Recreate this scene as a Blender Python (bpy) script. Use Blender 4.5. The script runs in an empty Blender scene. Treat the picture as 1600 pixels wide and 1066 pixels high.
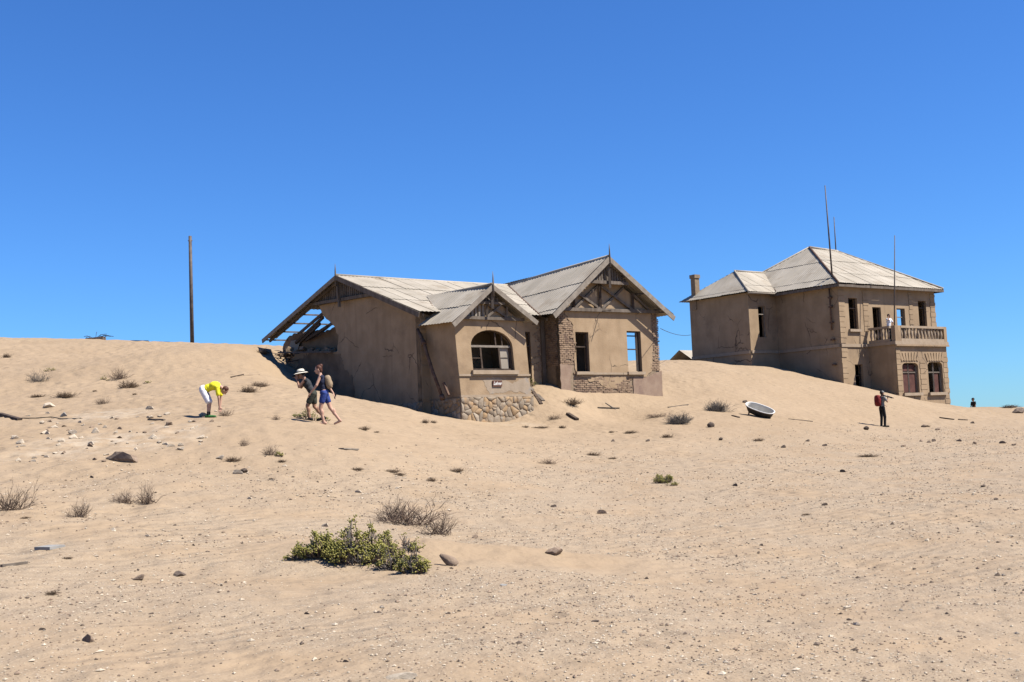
import bpy, bmesh, math, random
import numpy as np
from mathutils import Vector, Matrix
R=math.radians
rnd=random.Random(7)
scene=bpy.context.scene
col=scene.collection

# ------------------------------------------------------------------ camera
F=1850.; TH=R(4.6); RO=R(2.4); EYE=np.array([0,0,1.6])
cam_data=bpy.data.cameras.new('camera'); cam=bpy.data.objects.new('camera',cam_data); col.objects.link(cam)
cam_data.sensor_width=36; cam_data.lens=F/1600*36; cam_data.clip_end=20000; cam_data.clip_start=.1
cam.matrix_world=Matrix.Translation((0,0,1.6))@Matrix.Rotation(R(90)+TH,4,'X')@Matrix.Rotation(-RO,4,'Z')
scene.camera=cam
scene.render.resolution_x=1024; scene.render.resolution_y=682

# ------------------------------------------------------------------ sky and sun
SUN=np.array([.70,-.16,1.0]); SUN/=np.linalg.norm(SUN)
el=math.asin(SUN[2]); az=math.atan2(SUN[0],SUN[1])
world=bpy.data.worlds.new('World'); scene.world=world; world.use_nodes=True
nt=world.node_tree; bg=nt.nodes['Background']
sky=nt.nodes.new('ShaderNodeTexSky'); sky.sky_type='NISHITA'; sky.sun_disc=False
sky.sun_elevation=el; sky.sun_rotation=az; sky.altitude=0; sky.air_density=1.0; sky.dust_density=0.0; sky.ozone_density=1.0
tint=nt.nodes.new('ShaderNodeMix'); tint.data_type='RGBA'; tint.blend_type='MULTIPLY'; tint.inputs[0].default_value=1; tint.inputs[7].default_value=(.375,.785,1.44,1)   # deep clear desert blue, the same all round
nt.links.new(sky.outputs[0],tint.inputs[6]); nt.links.new(tint.outputs[2],bg.inputs[0]); bg.inputs[1].default_value=.05
sd=bpy.data.lights.new('sun','SUN'); sd.energy=5.0; sd.angle=R(.53); sd.color=(1,.95,.87)
so=bpy.data.objects.new('sun',sd); col.objects.link(so); so.location=(40,0,60)
so.rotation_euler=Vector(-SUN).to_track_quat('-Z','Y').to_euler()
scene.cycles.diffuse_bounces=1; scene.cycles.max_bounces=6
scene.view_settings.view_transform='Standard'; scene.view_settings.look='None'
scene.view_settings.exposure=1.14; scene.view_settings.gamma=1

# ------------------------------------------------------------------ picture <-> place
def ray(px,py):
    a=(px-800)/F; b=-(py-533)/F
    A=a*math.cos(RO)+b*math.sin(RO); B=-a*math.sin(RO)+b*math.cos(RO)
    return np.array([A,math.cos(TH)-B*math.sin(TH),math.sin(TH)+B*math.cos(TH)])
def at(px,py,Y): r=ray(px,py); return EYE+r*(Y/r[1])
def onplane(px,py,P,n): r=ray(px,py); return EYE+r*(((P-EYE)@n)/(r@n))
class Frame:
    def __init__(s,px,py,Y,yaw,k=1.):
        y=R(yaw); s.O=at(px,py,Y); s.w=np.array([math.sin(y),math.cos(y),0]); s.n=np.array([math.cos(y),-math.sin(y),0]); s.k=k
    def P(s,u,v,z):
        p=s.O+s.w*u+s.n*v; p=np.array([p[0],p[1],z]); return EYE+s.k*(p-EYE)
    def W(s,px,py,v=0):
        d=onplane(px,py,s.O+s.n*v,s.n)-s.O; return d@s.w,v,d[2]+s.O[2]
    def N(s,px,py,u=0):
        d=onplane(px,py,s.O+s.w*u,s.w)-s.O; return u,d@s.n,d[2]+s.O[2]
FA=Frame(877,600,54,51); FB=Frame(1318,600,75,54.5,.96)

# ------------------------------------------------------------------ materials
MATS={}
def mat(name,c1,c2=None,scale=3.,rough=.9,bump=.0,bscale=40.,c3=None,s3=.6,t3=.55,w3=.12,rand=0.,metal=0.,stretch=None,detail=6,bdist=.02,cracks=False):
    m=bpy.data.materials.new(name); m.use_nodes=True; n=m.node_tree.nodes; l=m.node_tree.links
    b=n['Principled BSDF']; b.inputs['Roughness'].default_value=rough; b.inputs['Metallic'].default_value=metal
    b.inputs['Specular IOR Level'].default_value=.25
    c2=c2 or c1; K=.49; c1,c2=[tuple(q*K for q in c) for c in(c1,c2)]; c3=c3 and tuple(q*K for q in c3)
    tc=n.new('ShaderNodeTexCoord'); vec=tc.outputs['Object']
    if stretch:
        mp=n.new('ShaderNodeMapping'); mp.inputs['Scale'].default_value=stretch; l.new(vec,mp.inputs[0]); vec=mp.outputs[0]
    no=n.new('ShaderNodeTexNoise'); no.inputs['Scale'].default_value=scale; no.inputs['Detail'].default_value=detail; l.new(vec,no.inputs['Vector'])
    cr=n.new('ShaderNodeValToRGB'); cr.color_ramp.elements[0].position=.36; cr.color_ramp.elements[1].position=.66
    cr.color_ramp.elements[0].color=(*c1,1); cr.color_ramp.elements[1].color=(*c2,1); l.new(no.outputs['Fac'],cr.inputs[0]); out=cr.outputs[0]
    if c3:
        n3=n.new('ShaderNodeTexNoise'); n3.inputs['Scale'].default_value=s3; n3.inputs['Detail'].default_value=8; n3.inputs['Roughness'].default_value=.62; l.new(vec,n3.inputs['Vector'])
        r3=n.new('ShaderNodeMapRange'); r3.inputs[1].default_value=t3; r3.inputs[2].default_value=t3+w3; l.new(n3.outputs['Fac'],r3.inputs[0])
        mx=n.new('ShaderNodeMix'); mx.data_type='RGBA'; l.new(r3.outputs[0],mx.inputs[0]); l.new(out,mx.inputs[6]); mx.inputs[7].default_value=(*c3,1); out=mx.outputs[2]
    if cracks:     # hairline cracks in patches and rain streaks down the wall
        wn=n.new('ShaderNodeTexNoise'); wn.inputs['Scale'].default_value=1.7; wn.inputs['Detail'].default_value=5; l.new(vec,wn.inputs['Vector'])
        wa=n.new('ShaderNodeMix'); wa.data_type='VECTOR'; wa.inputs[0].default_value=.32; l.new(vec,wa.inputs[4]); l.new(wn.outputs['Color'],wa.inputs[5])
        vo_=n.new('ShaderNodeTexVoronoi'); vo_.feature='DISTANCE_TO_EDGE'; vo_.inputs['Scale'].default_value=.85; l.new(wa.outputs[1],vo_.inputs['Vector'])
        c1_=n.new('ShaderNodeMapRange'); c1_.inputs[1].default_value=.004; c1_.inputs[2].default_value=.014; c1_.inputs[3].default_value=1; c1_.inputs[4].default_value=0; l.new(vo_.outputs['Distance'],c1_.inputs[0])
        pn=n.new('ShaderNodeTexNoise'); pn.inputs['Scale'].default_value=.7; l.new(vec,pn.inputs['Vector']); pm=n.new('ShaderNodeMapRange'); pm.inputs[1].default_value=.50; pm.inputs[2].default_value=.60; l.new(pn.outputs['Fac'],pm.inputs[0])
        ml=n.new('ShaderNodeMath'); ml.operation='MULTIPLY'; l.new(c1_.outputs[0],ml.inputs[0]); l.new(pm.outputs[0],ml.inputs[1])
        mx=n.new('ShaderNodeMix'); mx.data_type='RGBA'; l.new(ml.outputs[0],mx.inputs[0]); l.new(out,mx.inputs[6]); mx.inputs[7].default_value=(.07,.05,.035,1); out=mx.outputs[2]
        sm_=n.new('ShaderNodeMapping'); sm_.inputs['Scale'].default_value=(2.6,2.6,.22); l.new(vec,sm_.inputs[0]); sn=n.new('ShaderNodeTexNoise'); sn.inputs['Scale'].default_value=1.2; sn.inputs['Detail'].default_value=7; l.new(sm_.outputs[0],sn.inputs['Vector'])
        sr=n.new('ShaderNodeMapRange'); sr.inputs[1].default_value=.5; sr.inputs[2].default_value=.72; sr.inputs[4].default_value=.32; l.new(sn.outputs['Fac'],sr.inputs[0])
        mx=n.new('ShaderNodeMix'); mx.data_type='RGBA'; l.new(sr.outputs[0],mx.inputs[0]); l.new(out,mx.inputs[6]); mx.inputs[7].default_value=tuple(q*.72 for q in c1)+(1,); out=mx.outputs[2]
    if rand:
        oi=n.new('ShaderNodeObjectInfo'); mr=n.new('ShaderNodeMapRange'); mr.inputs[3].default_value=1-rand; mr.inputs[4].default_value=1+rand; l.new(oi.outputs['Random'],mr.inputs[0])
        hs=n.new('ShaderNodeHueSaturation'); l.new(mr.outputs[0],hs.inputs['Value']); l.new(out,hs.inputs['Color']); out=hs.outputs[0]
    l.new(out,b.inputs['Base Color'])
    if bump:
        nb=n.new('ShaderNodeTexNoise'); nb.inputs['Scale'].default_value=bscale; nb.inputs['Detail'].default_value=6; l.new(vec,nb.inputs['Vector'])
        bp=n.new('ShaderNodeBump'); bp.inputs['Strength'].default_value=bump; bp.inputs['Distance'].default_value=bdist; l.new(nb.outputs['Fac'],bp.inputs['Height']); l.new(bp.outputs[0],b.inputs['Normal'])
    MATS[name]=m; return m
mat('plaster',(.48,.335,.20),(.58,.415,.255),1.6,.95,.5,18,c3=(.36,.25,.155),s3=.5,t3=.54,w3=.16,bdist=.015,cracks=True)
mat('plaster_b',(.47,.33,.20),(.57,.41,.255),1.2,.95,.4,14,c3=(.36,.255,.165),s3=.4,t3=.55,w3=.15,bdist=.015,cracks=True)
mat('plaster_mauve',(.39,.265,.19),(.47,.335,.24),2.5,.95,.4,20,c3=(.31,.205,.16),s3=1.2)
mat('plaster_grey',(.47,.365,.26),(.56,.44,.32),3,.95,.3,20,c3=(.40,.36,.32),s3=1.5)
mat('bare_shaded_wall',(.29,.20,.125),(.40,.28,.175),1.4,.98,.5,14,c3=(.18,.125,.08),s3=.8,t3=.45,w3=.25)  # bare masonry brown, with deep shade mixed into the colour
mat('mortar',(.34,.25,.165),(.43,.32,.215),6,.98,.6,30)
mat('brick',(.38,.255,.165),(.52,.365,.24),4,.95,.5,30,c3=(.24,.155,.11),s3=3,t3=.5)
mat('stone',(.36,.275,.19),(.52,.425,.315),2.2,.9,.6,14,c3=(.50,.32,.17),s3=1.3,t3=.52,w3=.1,rand=.16)
mat('stone_ochre',(.45,.29,.15),(.55,.38,.22),3,.9,.6,14,c3=(.5,.43,.34),s3=2,rand=.12)
mat('sill',(.50,.38,.26),(.58,.45,.32),4,.95,.3,25)
mat('roof_iron',(.52,.455,.355),(.63,.555,.445),.9,.75,.15,30,c3=(.44,.365,.27),s3=.8,t3=.54,w3=.14,rand=.07)
mat('rust_iron',(.13,.07,.045),(.24,.15,.10),6,.8,.3,30)
mat('wood',(.16,.125,.095),(.27,.22,.175),5,.9,.4,30,stretch=(1,1,.25))
mat('wood_dark',(.075,.05,.035),(.15,.105,.075),5,.9,.4,30)
mat('wood_pale',(.30,.25,.20),(.42,.36,.29),5,.9,.4,30)
mat('maroon_board',(.12,.045,.035),(.18,.075,.055),3,.85,.2,20)
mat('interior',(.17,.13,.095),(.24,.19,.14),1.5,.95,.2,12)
mat('interior_pale',(.45,.39,.31),(.55,.48,.4),1.5,.95,.2,12)
mat('metal_pole',(.10,.075,.06),(.18,.14,.115),4,.6,.1,30)
mat('wire',(.05,.045,.04),None,4,.6)
mat('enamel',(.85,.80,.69),(1.0,.95,.84),3,.28,.0,c3=(.45,.33,.2),s3=2.5,t3=.6)
mat('tub_outer',(.05,.045,.04),(.10,.085,.07),5,.6,.1,20)
mat('sign',(.16,.07,.045),(.19,.085,.055),4,.6)
mat('white_paint',(1.15,1.12,1.04),None,3,.7)
mat('twig',(.15,.10,.07),(.30,.21,.15),7,.9,rand=.15)
mat('twig_grey',(.19,.165,.14),(.31,.27,.225),7,.9,rand=.12)
mat('twig_brown',(.17,.115,.072),(.34,.235,.15),7,.9,rand=.15)
mat('leaf',(.25,.245,.05),(.60,.53,.14),14,.5,c3=(.50,.42,.14),s3=6,t3=.56)
mat('leaf_yellow',(.34,.34,.08),(.5,.46,.14),9,.6)
mat('rock_brown',(.30,.21,.145),(.46,.34,.245),5,.95,.6,20,rand=.2)
mat('rock_dark',(.13,.095,.07),(.25,.185,.14),5,.95,.6,20,rand=.2)
mat('rock_white',(.60,.49,.36),(.80,.67,.51),5,.95,.5,20,rand=.12)
mat('rock_grey',(.36,.345,.32),(.46,.44,.40),5,.9,.3,20,rand=.1)
mat('skin',(.70,.41,.29),(.80,.48,.34),8,.6)
mat('skin_tan',(.46,.25,.155),(.54,.30,.19),8,.6)
mat('hair_auburn',(.09,.03,.016),(.14,.05,.026),20,.6)
mat('hair_dark',(.025,.018,.014),None,20,.6)
mat('navy',(.012,.016,.045),(.02,.026,.07),12,.85,.9,13)
mat('blue',(.03,.06,.26),(.045,.085,.34),12,.85,.9,13)
mat('yellow',(1.1,1.0,.03),(1.2,1.1,.05),9,.8,.9,13)
mat('white_cloth',(1.1,1.1,1.16),(1.3,1.3,1.34),9,.85,.9,13)
mat('patterned_cloth',(1.1,1.08,1.14),(1.2,1.18,1.22),14,.85,.9,13,c3=(.12,.12,.17),s3=7,t3=.6,w3=.04)
mat('charcoal',(.035,.038,.042),(.06,.063,.07),12,.9,.9,13)
mat('black_cloth',(.012,.012,.013),(.022,.022,.023),12,.9,.9,13)
mat('olive',(.05,.055,.04),(.075,.08,.06),12,.9,.9,13)
mat('tan_bag',(.40,.29,.18),(.48,.36,.23),9,.85,.9,13)
mat('red_bag',(.22,.014,.013),(.30,.02,.018),9,.75,.9,13)
mat('grey_cloth',(.25,.25,.24),(.33,.33,.31),9,.9,.9,13)
mat('straw',(1.0,.93,.75),(1.15,1.07,.88),20,.9,.3,60)
mat('green_shoe',(.04,.17,.04),(.06,.24,.06),9,.7)
mat('black_plastic',(.012,.012,.012),None,5,.4)

# ------------------------------------------------------------------ mesh helpers
class MB:
    def __init__(s): s.v=[]; s.f=[]; s.sm=[]
    def add(s,vs,fs,smooth=False):
        o=len(s.v); s.v+= [tuple(map(float,p)) for p in vs]; s.f+=[tuple(i+o for i in f) for f in fs]; s.sm+=[smooth]*len(fs)
    def hexa(s,p):   # 8 points: bottom 4, top 4
        s.add(p,[(3,2,1,0),(4,5,6,7),(0,1,5,4),(1,2,6,5),(2,3,7,6),(3,0,4,7)])
    def obox(s,c,ax,ay,az):   # centre and half-axes
        c,ax,ay,az=[np.asarray(q,float) for q in(c,ax,ay,az)]
        s.hexa([c-ax-ay-az,c+ax-ay-az,c+ax+ay-az,c-ax+ay-az,c-ax-ay+az,c+ax-ay+az,c+ax+ay+az,c-ax+ay+az])
    def beam(s,p,q,a,b,up=(0,0,1)):
        p=np.asarray(p,float); q=np.asarray(q,float); d=q-p; L=np.linalg.norm(d); d=d/L
        up=np.asarray(up,float); x=np.cross(d,up)
        if np.linalg.norm(x)<1e-3: x=np.cross(d,(1,0,0))
        x/=np.linalg.norm(x); y=np.cross(x,d)
        s.obox((p+q)/2,d*L/2,x*a/2,y*b/2)
    def tube(s,pts,rs,n=6,cap=True):
        pts=[np.asarray(p,float) for p in pts]
        if not hasattr(rs,'__len__'): rs=[rs]*len(pts)
        vs=[];fs=[]; px=None
        for i,p in enumerate(pts):
            d=pts[min(i+1,len(pts)-1)]-pts[max(i-1,0)]; d=d/(np.linalg.norm(d)+1e-9)
            x=np.cross(d,(0,0,1)) if px is None else px-d*(px@d)
            if np.linalg.norm(x)<1e-3: x=np.cross(d,(1,0,0))
            x/=np.linalg.norm(x); px=x; y=np.cross(d,x)
            for k in range(n):
                a=2*math.pi*k/n; vs.append(p+rs[i]*(math.cos(a)*x+math.sin(a)*y))
        for i in range(len(pts)-1):
            for k in range(n):
                fs.append((i*n+k,i*n+(k+1)%n,(i+1)*n+(k+1)%n,(i+1)*n+k))
        if cap: fs.append(tuple(range(n-1,-1,-1))); fs.append(tuple((len(pts)-1)*n+k for k in range(n)))
        s.add(vs,fs,n>4)
    def ell(s,c,r,M=None,nu=10,nv=7,fn=None):
        vs=[];fs=[]; c=np.asarray(c,float)
        for j in range(nv+1):
            t=math.pi*j/nv
            for i in range(nu):
                a=2*math.pi*i/nu; q=np.array([math.sin(t)*math.cos(a)*r[0],math.sin(t)*math.sin(a)*r[1],math.cos(t)*r[2]])
                if fn: q=fn(q)
                if M is not None: q=M@q
                vs.append(c+q)
        for j in range(nv):
            for i in range(nu):
                a=j*nu+i;b=j*nu+(i+1)%nu
                if j==0: fs.append((a,b+nu,a+nu)[::-1])
                elif j==nv-1: fs.append((a,b,a+nu)[::-1])
                else: fs.append((a,b,b+nu,a+nu)[::-1])
        s.add(vs,fs,True)
    def capsule(s,p,q,r0,r1,n=10):
        p=np.asarray(p,float);q=np.asarray(q,float);d=q-p;L=np.linalg.norm(d);d=d/(L+1e-9)
        pts=[];rs=[]
        for a in(-80,-50,-20): pts.append(p+d*r0*math.sin(R(a)));rs.append(r0*math.cos(R(a)))
        for a in(20,50,80): pts.append(q+d*r1*math.sin(R(a)));rs.append(r1*math.cos(R(a)))
        s.tube(pts,rs,n)
    def mesh(s,name,org):
        me=bpy.data.meshes.new(name); o=np.asarray(org,float)
        v=np.array(s.v)-o if s.v else np.zeros((0,3))
        me.from_pydata(v.tolist(),[],s.f); me.polygons.foreach_set('use_smooth',s.sm); me.update(); return me
def link(o,parent=None):
    col.objects.link(o)
    if parent is not None: o.parent=parent
    return o
def worg(o):
    x=np.zeros(3)
    while o is not None: x=x+np.array(o.location); o=o.parent
    return x
def part(name,mb,m,parent,label=None,kind=None):
    """one mesh object under parent; vertices were given in world space"""
    me=mb.mesh(name,worg(parent)); me.materials.append(MATS[m]); o=link(bpy.data.objects.new(name,me),parent)
    if label:o['label']=label
    if kind:o['kind']=kind
    return o
def tag(o,label,cat,group=None,kind=None):
    o['label']=label; o['category']=cat
    if group:o['group']=group
    if kind:o['kind']=kind
    return o
def thing(name,label,cat,loc,group=None):
    o=link(bpy.data.objects.new(name,None)); o.location=[float(q) for q in loc]; o.empty_display_size=.3
    return tag(o,label,cat,group)
def single(name,mb,m,label,cat,loc,group=None,kind=None):
    me=mb.mesh(name,loc); me.materials.append(MATS[m]); o=link(bpy.data.objects.new(name,me)); o.location=[float(q) for q in loc]
    return tag(o,label,cat,group,kind)
def poly_slab(mb,outer,holes,to3,nrm,th):
    """flat polygon with holes in 2-D, extruded by th against nrm; to3 maps 2-D to world (front face)"""
    cu=bpy.data.curves.new('tmp','CURVE'); cu.dimensions='2D'; cu.fill_mode='BOTH'; cu.extrude=th/2
    for pl in[outer]+list(holes):
        sp=cu.splines.new('POLY'); sp.points.add(len(pl)-1); sp.use_cyclic_u=True
        for i,p in enumerate(pl): sp.points[i].co=(p[0],p[1],0,1)
    ob=bpy.data.objects.new('tmp',cu); col.objects.link(ob)
    dg=bpy.context.evaluated_depsgraph_get(); me=bpy.data.meshes.new_from_object(ob.evaluated_get(dg))
    nrm=np.asarray(nrm,float)
    vs=[np.asarray(to3(v.co.x,v.co.y))+nrm*(v.co.z-th/2) for v in me.vertices]
    mb.add(vs,[tuple(p.vertices) for p in me.polygons])
    bpy.data.objects.remove(ob); bpy.data.curves.remove(cu); bpy.data.meshes.remove(me)
def rect(a,b,c,d): return [(a,c),(b,c),(b,d),(a,d)]
def ragged(pts,step=.12,amp=.05,seed=0):
    r=random.Random(seed); out=[]
    for i in range(len(pts)):
        p=np.array(pts[i]);q=np.array(pts[(i+1)%len(pts)]);L=np.linalg.norm(q-p);n=max(1,int(L/step))
        for k in range(n):
            t=k/n; w=p+(q-p)*t
            if k>0: w=w+np.array([r.uniform(-amp,amp),r.uniform(-amp,amp)])
            out.append((float(w[0]),float(w[1])))
    return out
def clip_half(poly,a,b,c):      # keep a*x+b*y<=c
    out=[]
    for i in range(len(poly)):
        p=poly[i];q=poly[(i+1)%len(poly)];dp=a*p[0]+b*p[1]-c;dq=a*q[0]+b*q[1]-c
        if dp<=0: out.append(p)
        if dp*dq<0: t=dp/(dp-dq); out.append((p[0]+(q[0]-p[0])*t,p[1]+(q[1]-p[1])*t))
    return out
def area2(p): return abs(sum(p[i][0]*p[(i+1)%len(p)][1]-p[(i+1)%len(p)][0]*p[i][1] for i in range(len(p))))/2 if len(p)>2 else 0
def inside(p,poly):
    r=False
    for i in range(len(poly)):
        a=poly[i];b=poly[i-1]
        if (a[1]>p[1])!=(b[1]>p[1]) and p[0]<(b[0]-a[0])*(p[1]-a[1])/(b[1]-a[1])+a[0]: r=not r
    return r
# ------------------------------------------------------------------ terrain
CP=[]
def cp(px,py,Y): CP.append(at(px,py,Y))
for x,y in((-60,-30),(0,-30),(60,-30),(-40,0),(40,0),(0,0),(0,6),(-12,0),(12,0),(-14,-14),(14,-14)): CP.append(np.array([x,y,0.0]))
for px,rows in {
 -250:((650,36),(715,27),(800,19),(905,12.5),(1066,8.),(560,60),(528,76)),
 0:((531,76),(560,60),(620,45),(652,36),(700,27.5),(790,19),(900,12.6),(1066,7.9)),
 150:((534,76),(565,60),(610,46),(652,35),(705,27),(790,19),(900,12.9),(1066,7.8)),
 300:((538,75),(560,62),(592,48),(651,34),(700,27),(790,19.6),(900,13.2),(1066,7.7)),
 420:((541,68),(556,60),(600,46),(652,34),(702,27.5),(790,20),(900,13.4)),
 515:((640,38),(664,32),(700,27.5),(790,20.5),(900,13.3),(1066,7.6)),
 620:((662,40),(690,33),(740,26),(800,20.5),(880,14.5)),
 720:((662,47),(690,38),(730,30),(790,22),(880,15),(1066,7.5)),
 820:((668,48.5),(700,39),(740,30),(800,22),(880,15.2)),
 930:((650,54),(680,46),(720,36),(770,27),(880,15.5),(1066,7.5)),
 1060:((590,62),(625,57),(655,51),(690,43),(730,34),(790,23.5),(880,15.6)),
 1200:((600,64),(625,59),(652,53.5),(690,44),(740,31.5),(800,22.5),(890,15.2),(1066,7.5)),
 1380:((625,65),(645,62),(667,57),(700,43),(740,31.5),(800,22),(890,15)),
 1500:((645,66),(668,56),(700,42),(745,30),(890,14.8),(1066,7.5)),
 1600:((640,80),(655,66),(675,53),(705,39.5),(750,28),(890,14.6)),
 1850:((630,80),(665,53),(740,28),(880,14.6),(1066,7.5)),
}.items():
    for py,Y in rows: cp(px,py,Y)
# crest that half buries the far house, and what lies behind it
for px,py,Y in((1040,566,69),(1083,563.5,71),(1140,570,71.5),(1200,578.5,71.5),(1260,588.5,71.4),(1316,599.5,70.8),(1404,619,68.3),(1480,632.5,72),(1530,636,78)): cp(px,py,Y)
for u,v,z in((-2.5,-3,5.3),(-3.5,-8,5.6),(5,-6,3.5),(9,-3,2.7),(9,1.5,2.2)): CP.append(FB.P(u,v,z))
# sand round the near house
for px,py in((424,563),(437,587),(473,601),(527,619),(597,633),(667,646)):
    u,v,z=FA.N(px,py,-9.6); CP.append(FA.P(u,v,z))
for v,z in((-1,2.7),(-4,2.95),(-7,3.5),(-10,4.4),(-12.5,5.6),(-14.4,6.6)): CP.append(FA.P(-7.1,v,z))
for px,py,v in((723,653,1.2),(775,661,1.2),(800,659,1.25),(832,641,1.2)): CP.append(FA.P(*FA.W(px,py,v)))
for u,v,z in((-1.6,.2,3.45),(-.6,-.6,3.85),(.3,.1,3.68),(1.8,.1,3.55),(4.6,.1,3.42),(6.5,.1,3.22),(8,-1,3.6),(7.5,-5,4.6),(7,-10,5.2),(2,-15,5.4),(-4,-15.5,6.2),(-9,-16,7.0),(-5,-5,3.2),(2,-5,3.6),(-3,-10,4.3),(3,-10,4.6)): CP.append(FA.P(u,v,z))
# beyond the crests everything falls away
for x,y,z in((-75,96,6.5),(-40,96,5.6),(-15,92,4.8),(5,92,3.2),(20,100,2.2),(45,100,.6),(70,95,.6),(-90,60,6),(-60,30,1.5),(70,60,.8),(60,30,.1),(-60,0,.3),(-60,130,2),(0,130,1),(60,130,0),(100,160,-.5),(-100,160,.5),(0,180,-.5)): CP.append(np.array([x,y,float(z)]))
_q=at(1522,630,87); CP.append(np.array([_q[0],87.,1.15])); CP.append(np.array([_q[0]+2,92.,.9])); CP.append(np.array([_q[0]-3,87.,1.3]))
CP=np.array(CP)
def tps_k(r2): return np.where(r2>1e-9,.5*r2*np.log(np.maximum(r2,1e-9)),0)
_d=((CP[:,None,:2]-CP[None,:,:2])**2).sum(-1); _n=len(CP)
_M=np.zeros((_n+3,_n+3)); _M[:_n,:_n]=tps_k(_d)+np.eye(_n)*1.2; _M[:_n,_n]=1; _M[:_n,_n+1:]=CP[:,:2]; _M[_n:,:_n]=_M[:_n,_n:].T
_W=np.linalg.solve(_M,np.r_[CP[:,2],0,0,0])
_rs=np.random.RandomState(3); _G=_rs.rand(256,256)
def vnoise(x,y):
    xi=np.floor(x).astype(int);yi=np.floor(y).astype(int);fx=x-xi;fy=y-yi;fx=fx*fx*(3-2*fx);fy=fy*fy*(3-2*fy)
    g=lambda a,b:_G[a&255,b&255]
    return (g(xi,yi)*(1-fx)+g(xi+1,yi)*fx)*(1-fy)+(g(xi,yi+1)*(1-fx)+g(xi+1,yi+1)*fx)*fy-.5
def height(x,y):
    x=np.atleast_1d(np.asarray(x,float)).ravel();y=np.atleast_1d(np.asarray(y,float)).ravel();z=np.empty(len(x))
    for i in range(0,len(x),20000):
        X=x[i:i+20000];Y=y[i:i+20000]
        k=tps_k((X[:,None]-CP[None,:,0])**2+(Y[:,None]-CP[None,:,1])**2)
        z[i:i+20000]=k@_W[:_n]+_W[_n]+X*_W[_n+1]+Y*_W[_n+2]
    rr=np.hypot(x,y); far=np.clip((rr-110)/70,0,1); far=far*far*(3-2*far); z=z*(1-far)+far*(-1.5)
    left=np.clip((2-x)/14,0,1)
    z=z+vnoise(x*.45+9,y*.45)*.10+vnoise(x*1.1,y*1.1+40)*.05
    z=z+vnoise(x*2.9,y*2.9)*(.03+.06*left)*np.clip(rr/15,0,1)+vnoise(x*7,y*7)*.014+vnoise(x*15,y*15)*.007*(rr<32)
    # low drift of sand round the green shrub
    bx,by=SHRUB; z=z+.16*np.exp(-(((x-bx-.35)/1.3)**2+((y-by-.2)/.8)**2))
    z=z+.11*np.exp(-(((x-bx-1.9)/1.7)**2+((y-by-.5-.1*(x-bx))/.55)**2))
    return z
SHRUB=at(580,880,15.)[:2]
def hz(x,y): return float(height([x],[y])[0])
def ground(px,py,y0=5.,y1=110.):
    r=ray(px,py); Y=np.geomspace(y0,y1,900); P=EYE[None]+r[None]*(Y/r[1])[:,None]
    g=height(P[:,0],P[:,1])-P[:,2]; i=np.argmax(g>0)
    if not (g>0).any(): i=len(Y)-1
    if i>0:
        t=g[i-1]/(g[i-1]-g[i]) if g[i]!=g[i-1] else 0; Yc=Y[i-1]+(Y[i]-Y[i-1])*t
    else: Yc=Y[0]
    p=EYE+r*(Yc/r[1]); p[2]=hz(p[0],p[1]); return p
def make_terrain():
    fine=np.radians(np.linspace(-27,27,720)); coarse=np.radians(np.linspace(27,333,90))[1:-1]
    ang=np.r_[fine,coarse]; rad=np.r_[np.geomspace(1.2,5,18)[:-1],np.geomspace(5,125,430)[:-1],np.geomspace(125,9000,40)]
    A,Rr=np.meshgrid(ang,rad); X=(Rr*np.sin(A)).ravel();Y=(Rr*np.cos(A)).ravel();Z=height(X,Y)
    nA=len(ang);nR=len(rad); idx=np.arange(nA*nR).reshape(nR,nA)
    a=idx[:-1];b=idx[1:]; q=np.stack([a,np.roll(a,-1,1),np.roll(b,-1,1),b],-1).reshape(-1,4)
    v=np.c_[X,Y,Z]; v=np.r_[v,[[0,0,hz(0,0)]]]; c=len(v)-1
    me=bpy.data.meshes.new('ground'); me.from_pydata(v.tolist(),[],q[:,::-1].tolist()+[(c,int((k+1)%nA),k)[::-1] for k in range(nA)])
    me.polygons.foreach_set('use_smooth',[True]*len(me.polygons)); me.update()
    if me.polygons[5000].normal.z<0: me.flip_normals()
    o=link(bpy.data.objects.new('ground',me)); o['kind']='structure'; return o
m=bpy.data.materials.new('sand'); m.use_nodes=True; n=m.node_tree.nodes; l=m.node_tree.links; b=n['Principled BSDF']
b.inputs['Roughness'].default_value=.95; b.inputs['Specular IOR Level'].default_value=.12
tc=n.new('ShaderNodeTexCoord'); V=tc.outputs['Object']
def noise(s,d=5,r=.55):
    q=n.new('ShaderNodeTexNoise'); q.inputs['Scale'].default_value=s;q.inputs['Detail'].default_value=d;q.inputs['Roughness'].default_value=r;l.new(V,q.inputs['Vector']);return q.outputs['Fac']
def mrange(src,a,b_,c=0.,d=1.):
    q=n.new('ShaderNodeMapRange');q.inputs[1].default_value=a;q.inputs[2].default_value=b_;q.inputs[3].default_value=c;q.inputs[4].default_value=d;l.new(src,q.inputs[0]);return q.outputs[0]
def mixc(f,a,b_):
    q=n.new('ShaderNodeMix');q.data_type='RGBA';l.new(f,q.inputs[0])
    for s,k in((a,6),(b_,7)):
        if isinstance(s,tuple): q.inputs[k].default_value=(*s,1)
        else: l.new(s,q.inputs[k])
    return q.outputs[2]
def mul(a,b_):
    q=n.new('ShaderNodeMath');q.operation='MULTIPLY';l.new(a,q.inputs[0])
    if isinstance(b_,(int,float)): q.inputs[1].default_value=b_
    else: l.new(b_,q.inputs[1])
    return q.outputs[0]
def addn(a,b_):
    q=n.new('ShaderNodeMath');q.operation='ADD';l.new(a,q.inputs[0]);l.new(b_,q.inputs[1]);return q.outputs[0]
sand=mixc(mrange(noise(.35,4),.35,.65),(.236,.171,.109),(.266,.196,.128))
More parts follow.
